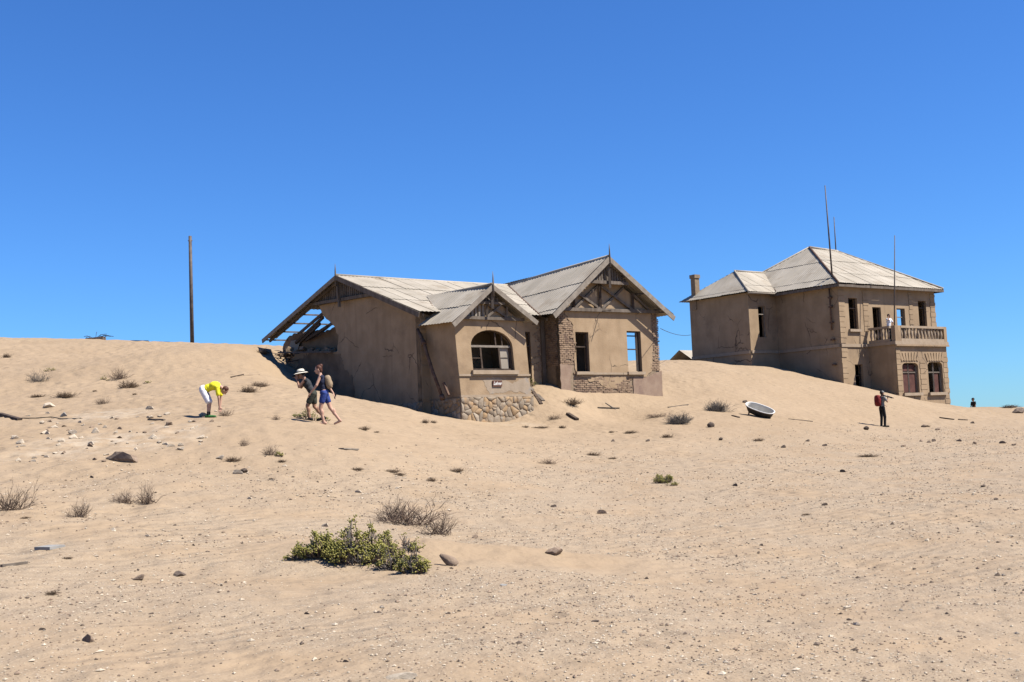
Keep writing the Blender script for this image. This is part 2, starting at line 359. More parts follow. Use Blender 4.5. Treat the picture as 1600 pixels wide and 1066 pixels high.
sand=mixc(mrange(noise(3.,6,.6),.35,.7),sand,(.232,.171,.111))
def blob(c,rx,ry):
    sb=n.new('ShaderNodeVectorMath');sb.operation='SUBTRACT';l.new(V,sb.inputs[0]);sb.inputs[1].default_value=(c[0],c[1],0)
    sl=n.new('ShaderNodeVectorMath');sl.operation='MULTIPLY';l.new(sb.outputs[0],sl.inputs[0]);sl.inputs[1].default_value=(1/rx,1/ry,0)
    ln=n.new('ShaderNodeVectorMath');ln.operation='LENGTH';l.new(sl.outputs[0],ln.inputs[0]);return mrange(ln.outputs['Value'],.3,1.,1.,0.)
# gravelly ground lies low, clean blown sand lies on the drifts
sx=n.new('ShaderNodeSeparateXYZ'); l.new(V,sx.inputs[0])
low=mrange(sx.outputs['Z'],.35,1.7,1.,0.)
drift=blob((SHRUB[0]+1.3,SHRUB[1]+.4),3.6,1.6); gm=mul(mul(low,mrange(noise(.55,5,.6),.36,.56)),mrange(drift,0.,.8,1.,0.))
gcol=mixc(mrange(noise(55,3,.7),.4,.6),(.208,.158,.108),(.282,.224,.160))
sand=mixc(mul(gm,.75),sand,gcol)
vo=n.new('ShaderNodeTexVoronoi');vo.inputs['Scale'].default_value=34;l.new(V,vo.inputs['Vector'])
sc=n.new('ShaderNodeSeparateColor');l.new(vo.outputs['Color'],sc.inputs[0])
dot=mrange(vo.outputs['Distance'],.22,.34,1.,0.)
sand=mixc(mul(mul(dot,mrange(sc.outputs[0],.86,.88)),gm),sand,(.36,.31,.25))
sand=mixc(mul(mul(dot,mrange(sc.outputs[1],.90,.92)),gm),sand,(.10,.073,.052))
# pale limestone dust round the rubble
dust=None
for px,py,rx,ry in((170,650,2.2,2.6),(225,690,1.8,2.2),(75,708,1.6,1.6),(125,690,1.6,1.4),(280,668,1.5,1.4),(800,664,1.6,.8)):
    g=ground(px,py); k=blob(g,rx,ry); dust=k if dust is None else addn(dust,k)
sand=mixc(mul(dust,mrange(noise(1.6,6,.65),.40,.72)),sand,(.315,.26,.195))
l.new(sand,b.inputs['Base Color'])
h=addn(mul(noise(9,6,.6),.6),addn(mul(mul(noise(48,4,.7),gm),.35),mul(noise(120,3),.06)))
bp=n.new('ShaderNodeBump');bp.inputs['Strength'].default_value=.55;bp.inputs['Distance'].default_value=.05;l.new(h,bp.inputs['Height'])
b2=n.new('ShaderNodeBump');b2.inputs['Strength'].default_value=.6;b2.inputs['Distance'].default_value=.16;v2=n.new('ShaderNodeTexVoronoi');v2.feature='SMOOTH_F1';v2.inputs['Scale'].default_value=2.1;l.new(V,v2.inputs['Vector'])
trod=mul(mrange(v2.outputs['Distance'],.08,.42),mrange(noise(.16,3,.5),.44,.56))      # trodden, dimpled sand in places
rip=n.new('ShaderNodeTexWave');rip.inputs['Scale'].default_value=1.1;rip.inputs['Distortion'].default_value=5;rip.inputs['Detail'].default_value=3;rip.inputs['Detail Scale'].default_value=1.2
rm_=n.new('ShaderNodeMapping');rm_.inputs['Rotation'].default_value=(0,0,.9);l.new(V,rm_.inputs[0]);l.new(rm_.outputs[0],rip.inputs['Vector'])
ripple=mul(mul(rip.outputs['Fac'],mrange(noise(.12,3,.5),.52,.42)),.16)
l.new(addn(addn(mul(noise(2.6,4,.5),.8),mul(trod,.55)),ripple),b2.inputs['Height']);l.new(b2.outputs[0],bp.inputs['Normal']);l.new(bp.outputs[0],b.inputs['Normal'])
MATS['sand']=m
terrain=make_terrain(); terrain.data.materials.append(m)
# ------------------------------------------------------------------ building helpers
def wall(parent,Fr,axis,c,outer,holes,th,m,name='wall',label=None,shear=None,inward=-1):
    """axis 'v': front-facing plane v=c, outline in (u,z); axis 'u': side plane u=c, outline in (v,z). Thickness goes inwards."""
    mb=MB(); sh=shear or (lambda u,v,z:(u,v,z))
    if axis=='v': to3=lambda a,b:Fr.P(*sh(a,c,b)); nrm=Fr.n*(1 if inward<0 else -1)
    else: to3=lambda a,b:Fr.P(*sh(c,a,b)); nrm=Fr.w*(-1 if inward>0 else 1)
    poly_slab(mb,outer,holes,to3,nrm,th); return part(name,mb,m,parent,label)
def fbeam(parent,Fr,name,p,q,a,b,m,up=(0,0,1),label=None):
    mb=MB(); mb.beam(Fr.P(*p),Fr.P(*q),a,b,up); return part(name,mb,m,parent,label)
def roof_plane(parent,pts,eave,m='roof_iron',sw=.82,rows=2.3,skip=None,seed=0,amp=.012,pitch=.21,lift=.02):
    """corrugated sheets laid over a convex roof plane; eave = direction along the eave"""
    r=random.Random(seed); P=[np.asarray(p,float) for p in pts]; O=sum(P)/len(P)
    e=np.asarray(eave,float); e/=np.linalg.norm(e)
    nn=np.zeros(3)
    for i in range(len(P)): nn+=np.cross(P[i]-O,P[(i+1)%len(P)]-O)
    nn/=np.linalg.norm(nn)
    if nn[2]<0: nn=-nn
    e=e-nn*(e@nn); e/=np.linalg.norm(e); t=np.cross(e,nn)
    if t[2]>0: t=-t            # t runs down the slope
    q=[((p-O)@e,(p-O)@t) for p in P]; s0=min(a for a,b in q);s1=max(a for a,b in q);t0=min(b for a,b in q);t1=max(b for a,b in q)
    dz=lambda s,tt:0.
    ns=max(1,round((s1-s0)/sw)); nr=max(1,math.ceil((t1-t0)/rows-.05)); sw=(s1-s0)/ns; n_made=0
    for i in range(ns):
        for j in range(nr):
            a0=s0+i*sw;a1=a0+sw+.012;b0=t0+j*rows-(.1 if j else 0);b1=min(t0+(j+1)*rows,t1)
            b1+=r.uniform(-.02,.03) if b1<t1 else r.uniform(-.03,.05)
            poly=list(q)
            if b1>t1-.001: # let the lowest row run a little past the eave
                poly=[(a,b+ (b1-t1) if b>t1-.02 else b) for a,b in q]
            for h in((-1,0,-a0),(1,0,a1),(0,-1,-b0),(0,1,b1)): poly=clip_half(poly,*h)
            if area2(poly)<.03: continue
            cs=sum(p[0] for p in poly)/len(poly);ct=sum(p[1] for p in poly)/len(poly)
            if skip and skip(O+e*cs+t*ct): continue
            mb=MB(); tilt=r.uniform(-.006,.006); base=r.uniform(0,.01)
            k0=math.floor(a0/(pitch/2));k1=math.ceil(a1/(pitch/2))
            for k in range(k0,k1):
                x0=k*pitch/2;x1=x0+pitch/2
                st=clip_half(clip_half(poly,-1,0,-x0),1,0,x1)
                if area2(st)<1e-5: continue
                vs=[]
                for a,b in st:
                    w=min(1,max(0,(a-x0)/(pitch/2))); hgt=amp*((w if k%2==0 else 1-w)*2-1)
                    vs.append(O+e*a+t*b+nn*(hgt+.03+base+lift*((b-b0)/max(.1,b1-b0))+tilt*(a-a0)+.008*(1-(a-a0)/sw)))
                mb.add(vs,[tuple(range(len(vs)))])
            part('roof_sheet',mb,m,parent); n_made+=1
    return n_made
def bricks(mb,Fr,axis,c,region,z0,z1,a0,a1,seed,bl=.26,bh=.088,gap=.022,keep=1.,out=.02,nf=None):
    r=random.Random(seed); z=z0; row=0; a0_,a1_=a0,a1
    while z<z1:
        a=a0-(bl/2 if row%2 else 0)
        while a<a1:
            if min(a+bl,a1)-max(a,a0)>.05 and region((a+bl/2,z+bh/2)) and r.random()<keep:
                d=out*r.uniform(.3,1.3); x0=max(a,a0_)+gap/2; x1=min(a+bl,a1_)-gap/2*r.uniform(.8,1.5)-(r.uniform(0,.10) if a+bl>=a1_ else 0); L=(x1-x0)/2; am=(x0+x1)/2; H=bh/2-gap/2
                if axis=='v': cc=Fr.P(am,c+d-.05,z+bh/2); mb.obox(cc,Fr.w*L,Fr.n*.05,(0,0,H))
                else: cc=Fr.P(c-d+.05,am,z+bh/2); mb.obox(cc,Fr.n*L,Fr.w*.05,(0,0,H))
            a+=bl
        z+=bh; row+=1
def window_frame(parent,Fr,c,u0,u1,z0,z1,bars,m='wood_dark',depth=.12,w=.06,sides=True,mull=()):
    mb=MB(); v=c-depth
    if sides:
        for u in(u0+w/2,u1-w/2): mb.obox(Fr.P(u,v,(z0+z1)/2),Fr.w*w/2,Fr.n*.04,(0,0,(z1-z0)/2*Fr.k))
        mb.obox(Fr.P((u0+u1)/2,v,z1-w/2),Fr.w*((u1-u0)/2-w)*Fr.k,Fr.n*.039,(0,0,w/2))
    for z in bars: mb.obox(Fr.P((u0+u1)/2,v+.004,z),Fr.w*((u1-u0)/2-w)*Fr.k,Fr.n*.035,(0,0,.028))
    for u in mull: mb.obox(Fr.P(u,v+.002,(z0+z1)/2),Fr.w*.03,Fr.n*.034,(0,0,(z1-z0)/2*Fr.k-.01))
    return part('window_frame',mb,m,parent)
def sill(parent,Fr,c,u0,u1,z,h=.14,d=.12,m='sill',sh=None):
    sh=sh or (lambda u,v,z:(u,v,z)); mb=MB(); mb.obox(Fr.P(*sh((u0+u1)/2,c+d/2-.06,z-h/2)),Fr.w*(u1-u0)/2*Fr.k,Fr.n*(d/2+.06),(0,0,h/2)); return part('window_sill',mb,m,parent)

# ------------------------------------------------------------------ the half buried house with three gables
A=FA; ZB=2.0
b0=A.P(0,-5,ZB)
HA=thing('abandoned_house','half buried single storey house with three gables, an arched window and a brown name sign','house',b0)
ROOFZ=lambda v:9.41-abs(v+7.1)*(.366 if v>-7.1 else .3135)
roofA=MB()
# rafters, battens and ridge boards
for u in np.arange(-7.15,6.4,1.15):
    u=float(u)
    if u<2.4:
        roofA.beam(A.P(u,-7.1,9.30),A.P(u,-.5,6.88),.07,.12); 
    roofA.beam(A.P(u,-7.1,9.30),A.P(u,-14.4,7.0),.08,.14)
for k in range(7):
    v=-8.2-k*1.05; z=ROOFZ(v)-.02
    roofA.beam(A.P(-7.4,v,z),A.P(2.6,v,z),.08,.07)
roofA.beam(A.P(-7.4,-7.1,9.38),A.P(2.8,-7.1,9.38),.1,.14)
roofA.beam(A.P(2.79,.55,9.78),A.P(2.85,-7.0,9.38),.08,.14)
roof=part('roof',roofA,'wood',HA)
gone=lambda p:False
def gone_back(p):
    d=p-A.O; u=d@A.w; v=d@A.n; return u<-4.7 and v<-10.2
# main front slope (left of the bay roof, behind it, and right of it), then the back slope
E0=lambda u:A.P(u,-.4,6.96); R0=lambda u:A.P(u,-7.1,9.41)
roof_plane(roof,[R0(-7.45),R0(2.85),A.P(-.72,-.4,7.02),E0(-7.45)],A.w,seed=1,rows=2.45)
roof_plane(roof,[R0(-7.45),R0(2.85),A.P(2.85,-14.5,7.09),A.P(-7.45,-14.5,7.09)],A.w,seed=2,sw=1.6,rows=2.0,skip=gone_back)
roof_plane(roof,[A.P(-7.45,-9.8,8.56),A.P(-6.7,-9.8,8.56),A.P(-6.72,-14.5,7.09),A.P(-7.45,-14.5,7.09)],A.w,seed=7,sw=.8,rows=2.4)
# wing slopes
WR0=A.P(2.79,.62,9.82); WR1=A.P(2.85,-7.1,9.40)
roof_plane(roof,[WR0,WR1,A.P(-.70,-.40,7.02),A.P(-.80,.62,7.0)],A.n,seed=3,rows=2.1,lift=.03)
roof_plane(roof,[WR0,A.P(2.85,-14.5,9.3),A.P(7.0,-14.5,7.05),A.P(6.98,.62,7.12)],A.n,seed=4,sw=1.3,rows=2.6)
# bay roof
BP=A.P(-4.97,1.52,8.0); BQ=A.P(-4.9,-3.3,8.02)
roof_plane(roof,[BP,BQ,A.P(-6.3,-.9,7.2),A.P(-7.06,-.9,6.33),A.P(-7.08,1.52,6.30)],A.n,seed=5,rows=1.5,lift=.03)
roof_plane(roof,[BP,BQ,A.P(-3.7,-.9,7.2),A.P(-2.6,-.9,6.52),A.P(-2.60,1.52,6.52)],A.n,seed=6,rows=1.5,lift=.03)
def ridge_cap(pts,name='ridge_cap',m='roof_iron',r=.075):
    mb=MB(); mb.tube(pts,r,7); part(name,mb,m,roof)
ridge_cap([A.P(-7.45,-7.1,9.44),A.P(-3,-7.1,9.425),A.P(2.8,-7.1,9.44)])
ridge_cap([A.P(2.79,.62,9.86),A.P(2.82,-3.4,9.66),A.P(2.85,-7.1,9.43)])
ridge_cap([A.P(-4.97,1.52,8.04),A.P(-4.9,-3.2,8.05)])
ridge_cap([A.P(2.75,-6.95,9.40),A.P(1.0,-3.7,8.22),A.P(-.72,-.45,7.06)],'valley_gutter','rust_iron',.06)
ridge_cap([A.P(-4.95,-3.3,8.06),A.P(-6.35,-.8,7.14)],'valley_gutter','rust_iron',.035)

# --- left gable wall
gl=[A.N(x,y,-7.0)[1:] for x,y in((498,477),(506,494),(521,508),(529,524),(527,549),(508,550),(490,549),(470,551),(455,556),(447,570),(434,572))]
gw=ragged([(-1.0,2.0),(-1.0,6.98),(-3.9,8.02),(-4.7,8.3)]+gl+[(gl[-1][0]-.6,2.0)],.22,.05,3)
wall(HA,A,'u',-7.0,gw,[],.32,'plaster','gable_wall','shaded left gable wall, its far end broken down',inward=1)
wall(HA,A,'u',-7.012,ragged([(-6.2,2.2),(-6.6,4.6),(-7.3,5.0),(-7.6,5.8),(-8.9,6.0),(-9.9,6.15),(-11.6,5.9),(-12.2,5.0),(-12.5,2.2)],.14,.10,4),[],.01,'bare_shaded_wall','bare_shade_patch','dark bare lower wall where the plaster has gone, deep shade painted in',inward=1)  # lost plaster and the wall foot's deep shade, painted as one dark patch
fbeam(HA,A,'collar_beam',(-7.16,-4.3,8.22),(-7.16,-10.3,8.40),.16,.14,'wood')
gs=MB()
k=0
for v in np.arange(-5.0,-9.9,-.17):
    v=float(v); top=ROOFZ(v)-.12
    if top>8.4: gs.obox(A.P(-7.06,v,(8.28+top)/2),A.n*.062,A.w*.014,(0,0,(top-8.28)/2)); part('gable_slat',gs,'wood',HA); gs=MB()
fbeam(HA,A,'king_post',(-7.40,-7.1,9.36),(-7.30,-7.1,7.95),.11,.11,'wood')
vb=MB(); vb.beam(A.P(-7.47,-7.1,9.33),A.P(-7.47,-.35,6.86),.05,.22,(0,0,1)); part('barge_board',vb,'wood',HA)
vb=MB(); vb.beam(A.P(-7.47,-7.1,9.33),A.P(-7.47,-14.6,7.0),.05,.2,(0,0,1)); part('barge_board',vb,'wood_pale',HA)
def finial(p,h=.55):
    mb=MB(); mb.tube([p-np.array([0,0,.5]),p,p+np.array([0,0,h*.5]),p+np.array([0,0,h])],[.05,.045,.03,.008],6); part('finial',mb,'wood',HA)
finial(A.P(-7.47,-7.1,9.42)); finial(A.P(2.79,.68,9.85),.6); finial(A.P(-4.97,1.6,8.03),.55)

# --- front wall between bay and wing, with a doorway
wall(HA,A,'v',-1.0,[(-7,2),(0,2),(0,6.95),(-7,6.95)],[rect(-1.75,-.88,4.0,6.35)],.32,'plaster','wall')
mb=MB(); bricks(mb,A,'v',-1.0,lambda p:p[0]>-.52+.12*math.sin(p[1]*9)+.08*math.sin(p[1]*23) ,4.2,6.9,-.75,-.02,5,keep=.97,out=.03); part('exposed_brick',mb,'brick',HA,'bare brick strip by the inner corner','stuff')
window_frame(HA,A,-1.0,-1.75,-.88,4.0,6.35,(5.7,),depth=.1)
# --- wing: core wall, plaster coat with broken edges, bricks
W1=rect(1.0,1.82,4.45,6.3); W2=rect(4.32,5.26,4.45,6.42)
wall(HA,A,'v',-.03,[(0,2),(6.55,2),(6.55,4.4),(6.44,4.5),(6.44,7.25),(5.9,7.3),(2.79,9.6),(.6,7.9),(0,7.25)],[W1,W2],.30,'mortar','wall')
plas=[(0.02,3.0),(.72,3.0),(.72,3.85),(.95,4.28),(3.0,4.22),(4.16,4.22),(4.2,3.95),(4.27,3.0),(6.57,3.0),(6.57,4.55),(6.02,4.6),(5.98,5.2),(6.06,6.0),(5.95,6.7),(6.02,7.25),(3.0,9.3),(2.6,9.3),(.35,7.6),(.4,7.1),(.82,6.6),(.78,6.0),(.97,5.5),(.86,4.9),(.95,4.62),(.60,4.72),(.02,4.7)]
plas=[(.95,4.22),(4.2,4.20),(4.22,3.9),(3.3,3.95),(2.6,4.0),(2.45,3.9),(2.35,3.0),(2.42,2.95),(2.45,3.5),(2.9,3.78),(4.25,3.72),(4.3,4.2),(5.9,4.22),(5.98,5.2),(6.10,6.0),(5.98,6.7),(6.02,7.3),(3.0,9.45),(2.6,9.45),(.32,7.75),(.4,7.1),(.86,6.6),(.78,6.0),(.98,5.5),(.88,4.9)]
plas=[(.95,4.22),(4.28,4.2),(5.5,4.2),(5.98,4.58),(6.0,5.2),(6.12,6.0),(5.98,6.7),(6.04,7.28),(3.0,9.42),(2.6,9.42),(.34,7.7),(.4,7.1),(.9,6.6),(.76,6.1),(1.0,5.6),(.84,5.0)]
fw=wall(HA,A,'v',0.0,ragged(plas,.16,.05,8),[W1,W2],.032,'plaster','plaster_coat')
wall(HA,A,'v',.004,ragged([(2.5,3.82),(2.9,3.66),(4.15,3.7),(4.2,4.19),(2.2,4.19),(1.6,4.19),(1.7,4.0),(2.3,4.05)],.12,.04,11),[],.03,'plaster','plaster_coat')
wall(HA,A,'v',.012,ragged([(4.55,3.0),(6.58,3.0),(6.58,4.5),(5.5,4.19),(4.62,4.19)],.25,.03,9),[],.045,'plaster_mauve','plaster_coat','mauve plaster patch under the right window')
wall(HA,A,'v',.012,ragged([(-.03,3.2),(.55,3.2),(.55,4.1),(.78,4.75),(-.03,4.8)],.2,.03,10),[],.045,'plaster_mauve','plaster_coat','mauve plaster patch at the foot of the left corner')
preg=ragged(plas,.16,.05,8)
mb=MB(); bricks(mb,A,'v',-.03,lambda p:not inside(p,preg) and not(W1[0][0]-.05<p[0]<W1[1][0]+.05 and p[1]>4.4) and not (p[0]<.8 and p[1]<4.75) and not(p[0]>4.5 and p[1]<4.55) ,3.1,7.25,0.0,6.55,6,keep=.97,out=.035)
part('exposed_brick',mb,'brick',HA,'bare brickwork where the plaster has fallen','stuff')
wall(HA,A,'u',0.0,[(-.03,2),(-1.0,2),(-1.0,7.0),(-.03,7.2)],[],.3,'mortar','wall',inward=1)
mb=MB(); bricks(mb,A,'u',0.0,lambda p:p[1]>4.7,3.4,7.0,-1.0,-.1,7,keep=.97,out=.03); part('exposed_brick',mb,'brick',HA,kind='stuff')
wall(HA,A,'u',6.55,[(-.33,2),(-13.9,2),(-13.9,6.95),(-.33,7.0)],[rect(-2.9,-1.0,4.5,6.8)],.3,'plaster','wall',inward=-1)
wall(HA,A,'v',-13.9,[(-7,2),(6.25,2),(6.25,6.95),(-3,6.95),(-5.0,7.05),(-5.7,6.85),(-6.2,6.5),(-7,6.3)],[],.3,'bare_shaded_wall','wall',inward=1)
for u0,u1,z in((.9,1.95,4.45),(4.22,5.36,4.45)): sill(HA,A,0,u0,u1,z)
sb=MB(); sb.obox(A.P(2.9,.03,4.36),A.w*1.0,A.n*.03,(0,0,.05)); sb.obox(A.P(4.06,.03,4.36),A.w*.14,A.n*.03,(0,0,.05)); part('string_course',sb,'sill',HA)
window_frame(HA,A,0,1.0,1.82,4.45,6.3,(5.62,),m='wood_dark',depth=.18)
window_frame(HA,A,0,4.32,5.26,4.45,6.42,(5.55,6.2),m='wood_dark',depth=.2)
mb=MB(); mb.beam(A.P(5.13,-.2,4.5),A.P(5.13,-.2,6.35),.10,.10); part('window_frame',mb,'wood',HA)
# roof truss in front of the gable
T=.10
for nm,p,q,a,b in(('tie_beam',(.1,T,7.32),(6.5,T,7.40),.15,.16),('collar_beam',(1.45,.46,8.62),(4.1,.46,8.64),.13,.15),
  ('truss_post',(.92,T,7.4),(.92,T,8.15),.11,.11),('truss_post',(2.6,T,7.4),(2.6,T,8.6),.11,.12),('truss_post',(4.75,T,7.42),(4.75,T,8.25),.11,.11),
  ('truss_brace',(.98,T+.02,8.2),(2.55,T+.02,7.4),.08,.11),('truss_brace',(1.0,T-.05,7.42),(2.5,T-.05,8.5),.08,.11),
  ('truss_brace',(2.66,T+.02,8.5),(4.7,T+.02,7.42),.08,.11),('truss_brace',(2.7,T-.05,7.42),(4.2,T-.05,8.5),.08,.11),
  ('truss_brace',(4.75,T,8.2),(5.9,T,7.42),.08,.11),
  ('king_post',(2.79,.60,9.72),(2.79,.60,8.35),.10,.11),('outrigger',(6.4,.3,7.36),(7.0,.3,7.40),.08,.08)):
    fbeam(HA,A,nm,p,q,a,b,'wood' if nm!='truss_post' else 'wood_dark')
zr=lambda u:9.72-abs(u-2.79)*(.79 if u<2.79 else .645)
for u in np.arange(1.35,4.4,.165):
    u=float(u)
    if zr(u)-.1>8.75:
        mb=MB(); mb.obox(A.P(u,.40,(8.68+zr(u)-.08)/2),A.w*.058,A.n*.013,(0,0,(zr(u)-.08-8.68)/2)); part('gable_slat',mb,'wood',HA)
for p,q in(((2.79,.66,9.72),(-.82,.66,6.9)),((2.79,.66,9.72),(7.0,.66,7.02))):
    mb=MB(); mb.beam(A.P(*p),A.P(*q),.05,.24); part('barge_board',mb,'wood_pale',HA)
for u_ in(1.55,.6,-.25,3.85,5.05,6.2): fbeam(HA,A,'purlin_end',(u_,.62,zr(u_)-.06),(u_,-.05,zr(u_)-.06),.08,.1,'wood')

fbeam(HA,A,'hanging_lath',(2.62,T+.05,7.3),(2.6,.78,7.25),.03,.03,'wood_dark')

# --- bay with the arched window, leaning a little
SH=lambda u,v,z:(u-.075*(z-3.3),v,z)
BV=1.1
def arch(u0,u1,z0,zs,zt,n=14):
    c=(u0+u1)/2;r=(u1-u0)/2
    return [(u0,z0),(u1,z0)]+[(c+r*math.cos(math.pi*k/n),zs+(zt-zs)*math.sin(math.pi*k/n)) for k in range(n+1)]
AW=arch(-5.74,-3.5,4.42,5.45,6.14)
bz=lambda u:7.86-abs(u+4.75)*.70
wall(HA,A,'v',BV,[(-6.5,2.2),(-2.72,2.2),(-2.72,6.44),(-4.75,7.8),(-6.5,6.6)],[AW],.32,'plaster','bay_wall','lit front of the bay with an arched opening',shear=SH)
wall(HA,A,'u',-6.5,[(BV-.32,2.2),(-1.0,2.2),(-1.0,6.75),(BV-.32,6.62)],[],.3,'plaster','wall',shear=SH,inward=1)
wall(HA,A,'u',-2.72,[(BV-.32,2.2),(-1.0,2.2),(-1.0,6.5),(BV-.32,6.4)],[],.3,'plaster','wall',shear=SH,inward=-1)
wall(HA,A,'v',BV+.006,ragged([(-5.0,3.40),(-3.9,3.55),(-2.76,3.40),(-2.76,4.10),(-3.3,4.05),(-3.7,3.85),(-4.5,4.12),(-5.3,4.0)],.1,.05,21),[],.03,'plaster_grey','plaster_coat','greyish patch on the bay below the window',shear=SH)
mb=MB(); mb.obox(A.P(*SH(-4.61,BV+.02,4.22)),A.w*1.92,A.n*.03,(0,0,.045)); part('string_course',mb,'sill',HA)
mb=MB(); mb.obox(A.P(*SH(-4.61,BV+.03,3.34)),A.w*1.95,A.n*.05,(0,0,.05)); part('string_course',mb,'sill',HA)
sill(HA,A,BV,-5.85,-3.38,4.42,.17,.14,sh=SH)
# arched window frame: transom, mullions, arched head, one casement left open
fr=MB(); v=BV-.16
Sp=lambda u,z,vv=None:A.P(*SH(u,v if vv is None else vv,z))
pts=[Sp(*p) for p in AW[2:]]; fr.tube(pts,.045,5)
for u in(-5.68,-3.56): fr.beam(Sp(u,4.44),Sp(u,5.45),.07,.08)
fr.beam(Sp(-5.68,4.47),Sp(-3.56,4.47),.07,.07)
for u in(-5.15,-4.16): fr.beam(Sp(u,4.47),Sp(u,5.42),.07,.08)
fr.beam(Sp(-5.68,4.95),Sp(-5.15,4.95),.04,.04)
fr.beam(Sp(-4.3,5.45),Sp(-4.3,6.05),.05,.06); fr.beam(Sp(-3.95,5.45),Sp(-3.95,5.95),.05,.05)
aw=part('window_frame',fr,'wood_dark',HA)
fr=MB(); fr.beam(Sp(-5.7,5.45),Sp(-3.54,5.45),.1,.09); part('transom',fr,'wood_pale',aw)
fr=MB(); fr.obox(Sp(-3.86,4.96,v-.05),A.w*.24,A.n*.012,(0,0,.46)); part('boarded_pane',fr,'interior_pale',aw)
fr=MB(); fr.beam(Sp(-4.12,4.98,v-.03),Sp(-3.6,4.98,v-.03),.03,.03); part('glazing_bar',fr,'wood',aw)
# bay gable woodwork
TB=1.2
for nm,p,q,a,b in(('tie_beam',(-6.3,TB,6.62),(-3.05,TB,6.62),.12,.13),('collar_beam',(-5.75,TB+.08,7.27),(-4.15,TB+.08,7.27),.11,.11),('king_post',(-4.97,1.5,7.9),(-4.97,1.5,7.0),.09,.1),
   ('truss_brace',(-5.0,TB,7.22),(-4.0,TB,6.7),.06,.09),('truss_brace',(-5.05,TB+.02,6.7),(-4.3,TB+.02,7.2),.06,.09),('truss_post',(-5.05,TB,6.66),(-5.05,TB,7.22),.08,.08),('truss_post',(-3.95,TB,6.66),(-3.95,TB,7.15),.08,.08),('truss_brace',(-6.25,TB,6.68),(-5.75,TB,7.25),.07,.1)):
    fbeam(HA,A,nm,p,q,a,b,'wood')
for i in range(11):
    u=-5.72+i*.15; top=7.86-abs(u+4.97)*.75
    if top>7.42:
        mb=MB(); mb.obox(A.P(u,TB+.05,(7.31+top)/2),A.w*.05,A.n*.012,(0,0,(top-7.31)/2)); part('gable_slat',mb,'wood',HA)
for i in range(5):
    u=-5.98+i*.19; hgt=min(.5,7.86-abs(u+4.97)*.75-6.72)
    mb=MB(); mb.obox(A.P(u,TB-.06,6.69+hgt/2),A.w*.055,A.n*.012,(0,0,hgt/2)); part('gable_slat',mb,'wood_pale',HA)
for p,q in(((-4.97,1.56,7.92),(-7.1,1.56,6.24)),((-4.97,1.56,7.92),(-2.58,1.56,6.44))):
    mb=MB(); mb.beam(A.P(*p),A.P(*q),.05,.2); part('barge_board',mb,'wood_pale',HA)
# rubble stone footing of the bay: every stone by itself
def voronoi_stones(parent,Fr,axis,c,a0,a1,z0,z1,size,seed,sh=None,out=.035):
    r=random.Random(seed); sh=sh or(lambda u,v,z:(u,v,z)); S=[]
    na=max(2,round((a1-a0)/size)); nz=max(2,round((z1-z0)/(size*.72)))
    while len(S)<na*nz*1.15:
        q=(r.uniform(a0,a1),r.uniform(z0,z1))
        if all((q[0]-p[0])**2+(2.0*(q[1]-p[1])**2)>(.30*size*r.uniform(.8,2.1))**2 for p in S): S.append(q)
    for j in range(0):
        for i in range(na): S.append((a0+(i+.5+r.uniform(-.48,.48)+(.25 if j%2 else -.25))*(a1-a0)/na,z0+(j+.5+r.uniform(-.45,.45))*(z1-z0)/nz))
    core=MB()
    to=(lambda a,z,d:Fr.P(*sh(a,c+d,z))) if axis=='v' else (lambda a,z,d:Fr.P(*sh(c-d,a,z)))
    core.hexa([to(a0,z0,-.2),to(a1,z0,-.2),to(a1,z0,.018),to(a0,z0,.018),to(a0,z1,-.2),to(a1,z1,-.2),to(a1,z1,.018),to(a0,z1,.018)])
    foot=part('stone_footing',core,'mortar',parent)
    for i,s in enumerate(S):
        poly=[(a0,z0),(a1,z0),(a1,z1),(a0,z1)]
        for j,q in enumerate(S):
            if i!=j and abs(s[0]-q[0])<3*size and abs(s[1]-q[1])<3*size:
                nx,nz_=q[0]-s[0],q[1]-s[1]; poly=clip_half(poly,nx,nz_,(q[0]**2+q[1]**2-s[0]**2-s[1]**2)/2)
        if area2(poly)<.006: continue
        cx=sum(p[0] for p in poly)/len(poly);cz=sum(p[1] for p in poly)/len(poly)
        mb=MB(); d=out*r.uniform(.6,1.4); n_=len(poly)
        sc=lambda p,f:(cx+(p[0]-cx)*f,cz+(p[1]-cz)*f)
        mpoly=[]
        for k in range(n_):        # soften corners
            p=poly[k];q=poly[(k+1)%n_]; mpoly+=[(p[0]*.8+q[0]*.2,p[1]*.8+q[1]*.2),(p[0]*.2+q[0]*.8,p[1]*.2+q[1]*.8)]
        n_=len(mpoly); vs=[]
        for f,dd in((.97,-.02),(.96,d*.6),(.84,d)): vs+=[to(*sc(p,f),dd+(r.uniform(-.008,.008) if dd>0 else 0)) for p in mpoly]
        vs.append(to(cx,cz,d*1.12)); fs=[]
        for L in range(2):
            for k in range(n_): fs.append((L*n_+k,L*n_+(k+1)%n_,(L+1)*n_+(k+1)%n_,(L+1)*n_+k))
        for k in range(n_): fs.append((2*n_+k,2*n_+(k+1)%n_,3*n_))
        mb.add(vs,fs,True); part('stone','x' and mb,'stone' if r.random()<.7 else 'stone_ochre',foot)
    return foot
voronoi_stones(HA,A,'v',BV+.05,-6.56,-2.66,2.1,3.30,.34,31)
voronoi_stones(HA,A,'u',-7.03,-3.6,-1.0,2.2,3.22,.36,33)
voronoi_stones(HA,A,'u',-6.56,-1.0,BV,2.3,3.28,.36,32)
